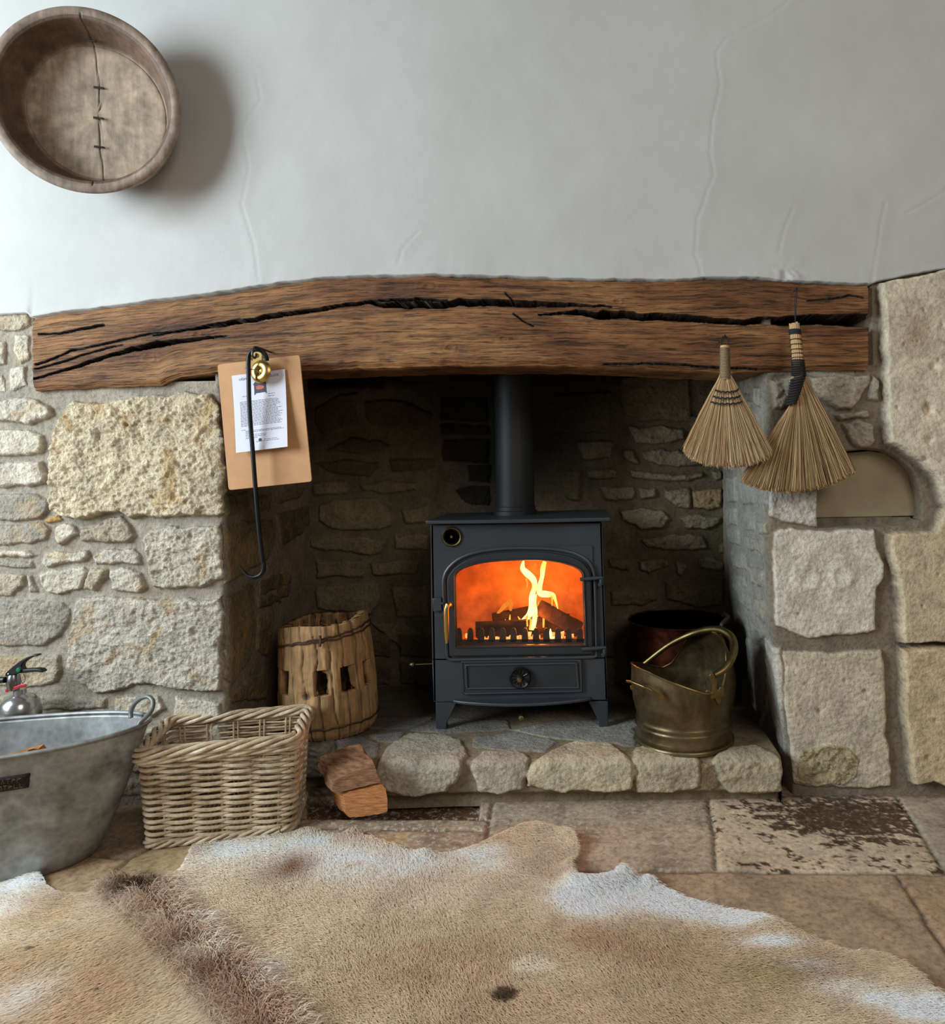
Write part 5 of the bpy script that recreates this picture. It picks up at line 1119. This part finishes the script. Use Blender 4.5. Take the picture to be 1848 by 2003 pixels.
def row2(t, off):
    out = []
    for q in range(K):
        a = 2*math.pi*q/K; z = .075+(lipz(a)-.075)*t; r_ = sr_(z, a)+off
        d = (a-spd+math.pi) % (2*math.pi)-math.pi; hood = max(0, (abs(d)/math.pi-.60)/.40)*t**3*.040
        out.append(sc_c+Vector((math.cos(a)*r_-math.cos(spd+math.pi)*hood, math.sin(a)*r_-math.sin(spd+math.pi)*hood, z+.001)))
    return out
for t in np.linspace(.04, 1, 34): G.append(row2(t, 0))
rimrow = row2(1, 0)
for t in np.linspace(1, .04, 26): G.append(row2(t, -.0022))
G += [rowz(z, -.0022) for z in (.06, .03, .012)]; G.append([sc_c+Vector((0, 0, .012))]*K)
shell = sgrid('scuttle_body', np.array([[tuple(p) for p in r_] for r_ in G]), M_scut, scut, wrap=True, flip=True)
mb = MB(); mb.tube(rimrow, .0034, 8, closed=True); mb.build('rolled_rim', M_brassd, shell)
# bail handle
sc7 = lambda x, y: (1200+x*.15152, 1160+y*.15152)
ys_ = [1.955, 1.955, 1.965, 1.985, 2.02, 2.06, 2.10, 2.14, 2.18, 2.20, 2.215]
hp_ = [sc7(*p) for p in ((1290,1180),(1300,1060),(1420,990),(1510,870),(1555,720),(1520,570),(1380,480),(1200,478),(980,540),(700,680),(372,930))]
bpts = [onY(X, Y, y) for (X, Y), y in zip(hp_, ys_)]; bpts = [Vector(tuple(p)) for p in spline(bpts[1:], 70)]
mb = MB(); mb.tube(bpts, list(np.interp(np.linspace(0, 1, 70), [0, .1, .3, .7, 1], [.0085, .0105, .0120, .0110, .0075])), 12, flat=((0, 0, 1), .95)); mb.build('bail_handle', M_brassd, scut)
def flatpoly(name, pts, y, th, mat, parent):
    mb = MB(); mb.prism([onY(*sc7(*p), y) for p in pts], (0, th, 0)); return mb.build(name, mat, parent, bevel=.001)
ear = [(1235,1065),(1255,1040),(1290,1042),(1310,1070),(1320,1120),(1335,1160),(1330,1220),(1350,1260),(1375,1215),(1410,1210),(1430,1240),(1425,1280),(1440,1310),(1425,1345),(1385,1350),(1395,1390),(1380,1430),(1350,1430),(1325,1390),(1310,1360),(1270,1370),(1230,1370),(1195,1340),(1185,1290),(1205,1250),(1245,1265),(1270,1290),(1275,1230),(1260,1160),(1240,1110)]
flatpoly('handle_ear', ear, 1.948, .004, M_brassd, scut)
# small fixed handle under the lip
hb = [onY(*sc7(*p), y) for p, y in (((175,1138),1.985),((240,1150),1.960),((330,1185),1.945),((400,1215),1.935),((480,1255),1.932),((540,1290),1.934))]
mb = MB(); mb.tube([Vector(tuple(p)) for p in spline(hb, 30)], .0042, 10); fh = mb.build('pouring_handle', M_brassd, scut)
flatpoly('handle_plate', [(520,1275),(545,1265),(580,1275),(640,1315),(655,1345),(645,1375),(615,1378),(560,1345),(525,1310)], 1.937, .004, M_brassd, fh)
flatpoly('handle_plate', [(215,1195),(240,1190),(270,1215),(262,1245),(235,1255),(215,1240)], 1.975, .004, M_brassd, fh)
# ---- copper pan behind ----
m, nt, b, out = newmat('old_copper'); co = coord(nt); n1 = noise(nt, co, 14, 6, .65, .5)
nt.links.new(ramp(nt, n1, [(.3, lin((40, 22, 16))), (.5, lin((96, 50, 34))), (.7, lin((140, 80, 54)))]), b.inputs['Base Color']); b.inputs['Metallic'].default_value = .8; b.inputs['Roughness'].default_value = .42; M_cop = m
pc = Vector((.318, 2.435, HZ)); pan = thing('copper_pan', 'deep old copper pan with dark inside behind the scuttle', 'pan', pc); z_ = .405-HZ
mb = MB(); mb.lathe([(0, .001), (.10, .001), (.13, .012), (.150, .06), (.160, .16), (.165, z_-.01), (.170, z_), (.172, z_+.003), (.168, z_+.005), (.165, z_+.001)], pc, k=72); mb.build('pan_body', M_cop, pan)
mb = MB(); mb.lathe([(.1655, z_+.001), (.162, z_-.008), (.157, .16), (.147, .06), (.12, .016), (0, .012)], pc, k=72); mb.build('sooted_lining', M_black, pan)
e0 = pc+Vector((.165*math.cos(-.35), .165*math.sin(-.35), z_+.0)); 
mb = MB(); mb.tube([Vector(tuple(p)) for p in spline([pc+Vector((.168*math.cos(a), .168*math.sin(a), z_-d)) for a, d in ((-.75, .05), (-.72, .0), (-.6, -.012), (-.2, -.014), (.15, -.012), (.25, 0), (.28, .05))], 30)], .0065, 8); mb.build('handle', simple('pan_handle', (100, 92, 88), .4, .8, .2, 40, .1), pan)
# ======================= COWHIDE RUG =======================
ol = [(-260,1700),(-40,1700),(62,1699),(78,1708),(95,1733),(118,1746),(145,1750),(182,1748),(222,1732),(262,1727),(300,1724),(335,1711),(352,1697),(372,1661),(400,1655),(470,1643),(540,1634),(578,1629),(602,1626),(640,1630),(664,1633),(690,1628),(730,1638),(780,1655),(820,1671),(865,1670),(905,1661),(924,1655),(954,1642),(989,1627),(1014,1620),(1039,1617),(1069,1619),(1095,1626),(1119,1641),(1130,1660),(1126,1676),(1118,1690),(1117,1705),(1124,1724),(1149,1728),(1194,1723),(1214,1716),(1240,1714),(1264,1717),(1294,1732),(1334,1755),(1404,1775),(1464,1790),(1524,1810),(1599,1840),(1674,1870),(1724,1886),(1774,1912),(1814,1938),(1848,1960),(1920,1990),(2060,2060),(2100,2300),(-420,2300),(-420,1800)]
OW = np.array([tuple(onZ(X, Y, .004).xy) for X, Y in ol]); OW[:, 1] = np.maximum(OW[:, 1], .80)
s = .007; xs = np.arange(OW[:, 0].min()-.01, OW[:, 0].max()+.01, s); ys = np.arange(.80, OW[:, 1].max()+.01, s)
U, V = np.meshgrid(xs, ys, indexing='ij')
def blob(U, V, X, Y, rx, ry, rot=0):
    q = onZ(X, Y, 0); k = q.y/F; a = (U-q.x)/(rx*k); vv = .93*F/(.93*F/q.y+ry)                     # screen-sized radius turned into metres once
    b_ = (V-q.y)/max(abs(q.y-vv), 1e-6); c_, s_ = math.cos(rot), math.sin(rot); a, b_ = a*c_-b_*s_, a*s_+b_*c_
    return np.exp(-(a*a+b_*b_))
spine = np.array([tuple(onZ(X, Y, 0).xy) for X, Y in ((245,1735),(275,1760),(310,1800),(350,1840),(400,1890),(450,1945),(500,2003),(580,2120))])
def hide(U, V):
    n1 = fbm(U, V, 3.2, 4, 11); n2 = fbm(U, V, 9, 4, 12); n3 = fbm(U, V, 26, 3, 13)
    c = np.ones(U.shape+(3,))*np.array(lin((222, 201, 170)))
    def lay(w, rgb):
        nonlocal c; w = np.clip(w, 0, 1)[..., None]; c = c*(1-w)+np.array(lin(rgb))*w
    left = sstep(.05, -.25, U-np.interp(V, spine[::-1, 1], spine[::-1, 0]))
    lay(left*.6, (214, 182, 138)); lay(sstep(.02, .35, n1)*.6, (236, 220, 198)); lay(sstep(-.02, -.35, n1)*.55, (196, 160, 128))
    lay(sstep(.1, .5, n2)*.4, (222, 204, 174)); lay(sstep(.1,.5,-n2)*.25, (170,134,98))
    d = sdf(U, V, OW); W = (250, 246, 238)
    for (X, Y, rx, ry, a) in ((470,1665,110,26,1.0),(600,1650,90,20,.8),(700,1690,120,35,1.0),(840,1685,70,16,.9),(560,1690,60,20,.5),(800,1700,70,20,.6),(930,1672,50,16,.8),(950,1700,40,18,.5),(30,1735,90,35,1.1),(0,1780,60,40,.6),(60,1950,60,35,.4),(0,1985,60,25,.5)): lay(blob(U, V, X, Y, rx, ry)*a*(1+.8*n2+.4*n3)*1.2, W)
    for (X, Y, rx, ry, a) in ((1135,1755,50,26,1.6),(1190,1750,60,26,1.8),(1250,1745,60,28,1.8),(1310,1768,60,24,1.6),(1380,1788,60,16,1.3),(1440,1805,60,14,1.0),(1500,1850,60,12,.7),(1570,1895,60,14,.6),(1640,1935,70,16,.6),(1720,1960,70,16,.8),(1820,1980,80,22,1.4),(1160,1780,50,18,.9)): lay(blob(U, V, X, Y, rx, ry, .0)*a*(1+.35*n2+.3*n3)*1.3, (255, 252, 248))
    lay(blob(U, V, 1035, 1890, 38, 18)*2.6*(1+.4*n3)-.4, (236, 222, 198)); lay(blob(U, V, 982, 1948, 26, 14)*2.4*(1+.8*n3)-.6, (84, 66, 50))
    lay(blob(U, V, 560, 1700, 50, 26)*.8*(1+n2), (156, 116, 88)); lay(blob(U, V, 1180, 1840, 130, 40)*.45*(1+n2), (176, 128, 96)); lay(blob(U, V, 1500, 1910, 120, 40)*.4*(1+n2), (172, 150, 92)); lay(blob(U, V, 700, 1850, 200, 90)*.2, (196, 168, 120))
    lay(blob(U, V, 1600, 1900, 90, 22)*.5*(1+n2), (150, 118, 86))
    ds = pdist(U, V, spine); w = np.exp(-(ds/.045)**2)
    lay(w*(.95+.5*n2), (182, 148, 124)); lay(w*sstep(.05, .35, fbm(U, V, 11, 3, 44)), (214, 196, 172)); lay(np.exp(-(ds/.03)**2)*sstep(.1, .4, fbm(U, V, 16, 3, 45))*.7, (120, 86, 68))
    lay(blob(U, V, 265, 1745, 28, 18)*1.6*(1+.6*n3), (96, 76, 56)); lay(blob(U, V, 395, 1815, 26, 16)*1.3, (226, 216, 200)); lay(blob(U, V, 520, 1915, 26, 22)*1.2, (224, 214, 198))
    for (X, Y) in ((70, 1860), (200, 1941)): lay(blob(U, V, X, Y, 6, 3)*1.5, (92, 74, 60))
    return c, d, ds
c, d, ds = hide(U, V)
def rugz(U, V, d, ds):
    z = .006+.003*fbm(U, V, 5, 3, 21)+.012*np.exp(-(ds/.035)**2)
    z = z+.020*np.exp(-(d/.03)**2)*sstep(.05, .5, fbm(U, V, 4.5, 2, 23)+.1)
    for X, Y, r_, a in ((1220,1722,.022,.022),(1265,1728,.02,.012),(1120,1700,.02,.012),(830,1672,.025,.014),(600,1632,.03,.010),(380,1662,.03,.008),(1040,1625,.05,.012),(690,1632,.02,.012),(1500,1815,.05,.012)):
        q = onZ(X, Y, 0); z = z+a*np.exp(-((U-q.x)**2+(V-q.y)**2)/r_**2)
    return np.maximum(z, .003)
z = rugz(U, V, d, ds); ins = d > 0; msk = ins[:-1, :-1] & ins[1:, :-1] & ins[:-1, 1:] & ins[1:, 1:]
m, nt, b, out = newmat('hide_skin'); at = nn(nt, 'ShaderNodeAttribute', attribute_name='Col').outputs['Color']; nt.links.new(at, b.inputs['Base Color']); b.inputs['Roughness'].default_value = .8; b.inputs['Specular IOR Level'].default_value = .15
rug = sgrid('cowhide_rug', np.stack([U, V, z], -1), m, attrs={'Col': np.clip(c*.8, 0, 1)}, mask=msk, flip=True)
rug.modifiers.new('s', 'SOLIDIFY').thickness = .003
tag(rug, 'tan and white cowhide rug spread across the foreground floor', 'rug')
m, nt, b, out = newmat('hide_hair'); at = nn(nt, 'ShaderNodeAttribute', attribute_name='Col').outputs['Color']; nt.links.new(at, b.inputs['Base Color']); b.inputs['Roughness'].default_value = .6; b.inputs['Specular IOR Level'].default_value = .25
def hair(name, n, x0, x1, y0, y1, seed, onspine=False):
    g = np.random.default_rng(seed)
    # denser where it is nearer the room's viewer is not needed: uniform in floor area
    x = g.uniform(x0, x1, n); y = g.uniform(y0, y1, n); d = sdf(x, y, OW); ds = pdist(x, y, spine)
    keep = (d > .001) & ((ds < .05) if onspine else (d > -1)); x, y, d, ds = x[keep], y[keep], d[keep], ds[keep]; n = len(x)
    c, _, _ = hide(x, y); z = rugz(x, y, d, ds)
    sx = np.interp(y, spine[::-1, 1], spine[::-1, 0]); side = np.where(x > sx, 1.0, -1.0)
    ang = np.where(side > 0, -.55, math.pi+.35)+1.1*fbm(x, y, 3.0, 3, 31)+g.normal(0, .28, n)
    L = g.uniform(.012, .022, n); up_ = g.uniform(.10, .34, n)
    sp = np.exp(-(ds/.035)**2)
    if onspine: L = g.uniform(.018, .040, n); up_ = g.uniform(.2, .9, n); ang = g.uniform(-math.pi, math.pi, n)*.45+np.where(side > 0, -.4, math.pi+.6)
    dx, dy = np.cos(ang)*L, np.sin(ang)*L; dz = L*up_
    wx, wy = -np.sin(ang), np.cos(ang); w = g.uniform(.00045, .0009, n)*(1.2 if onspine else 1)
    col = c*(1.14+.14*fbm(x*1.0, y*1.0, 40, 3, 66)+g.normal(0, .10, n)).clip(.4, 1.5)[:, None]
    z0 = z+.001; K = []
    for t, ww, lift in ((0, 1, 0), (.5, .8, .75), (1, 0, .9)):
        px_ = x+dx*t; py_ = y+dy*t; pz_ = z0+dz*lift*(1 if t < 1 else .75)
        if ww > 0: K += [np.stack([px_-wx*w*ww, py_-wy*w*ww, pz_], 1), np.stack([px_+wx*w*ww, py_+wy*w*ww, pz_], 1)]
        else: K += [np.stack([px_, py_, pz_], 1)]
    Vv = np.stack(K, 1).reshape(-1, 3); cc = np.repeat(col*1.0, 5, 0); i = np.arange(n)*5
    Q = np.stack([i, i+1, i+3, i+2], 1); T = np.stack([i+2, i+3, i+4], 1)
    o = npmesh(name, Vv, [Q, T], m, rug, True, {'Col': np.clip(cc, 0, 1)}); o['kind'] = 'stuff'; return o
hair('short_hair', 420000, OW[:, 0].min(), OW[:, 0].max(), 1.10, OW[:, 1].max(), 5)
o = hair('spine_hair', 60000, spine[:, 0].min()-.06, spine[:, 0].max()+.06, 1.1, spine[:, 1].max()+.03, 6, True)
# ======================= LIGHT =======================
w = bpy.data.worlds.new('world'); sc.world = w; w.use_nodes = True; bg = w.node_tree.nodes['Background']; bg.inputs[0].default_value = (1, .965, .92, 1); bg.inputs[1].default_value = .12
def area(name, loc, target, sx, sy, power, col):
    l = bpy.data.lights.new(name, 'AREA'); l.shape = 'RECTANGLE'; l.size = sx; l.size_y = sy; l.energy = power; l.color = col
    o = bpy.data.objects.new(name, l); COL.objects.link(o); o.location = loc; o.rotation_euler = (Vector(target)-Vector(loc)).to_track_quat('-Z', 'Y').to_euler(); return o
area('window_daylight', (-3.05, .40, 1.75), (0, 2.0, .7), 1.3, 1.5, 132, (.80, .925, 1.0))
area('added_warm_fill', (1.7, -1.6, 2.9), (.5, 2.0, .8), 1.6, 1.4, 40, (1.0, .91, .80))  # added soft warm fill lamp, high behind the camera, no known window
vs = sc.view_settings; vs.view_transform = 'Standard'; vs.look = 'None'; vs.gamma = 1; vs.use_curve_mapping = False; vs.exposure = 0.07
sc.cycles.use_adaptive_sampling = True; sc.cycles.adaptive_threshold = 0.02; sc.cycles.max_bounces = 6; sc.cycles.use_denoising = True; sc.cycles.sample_clamp_indirect = 4.0
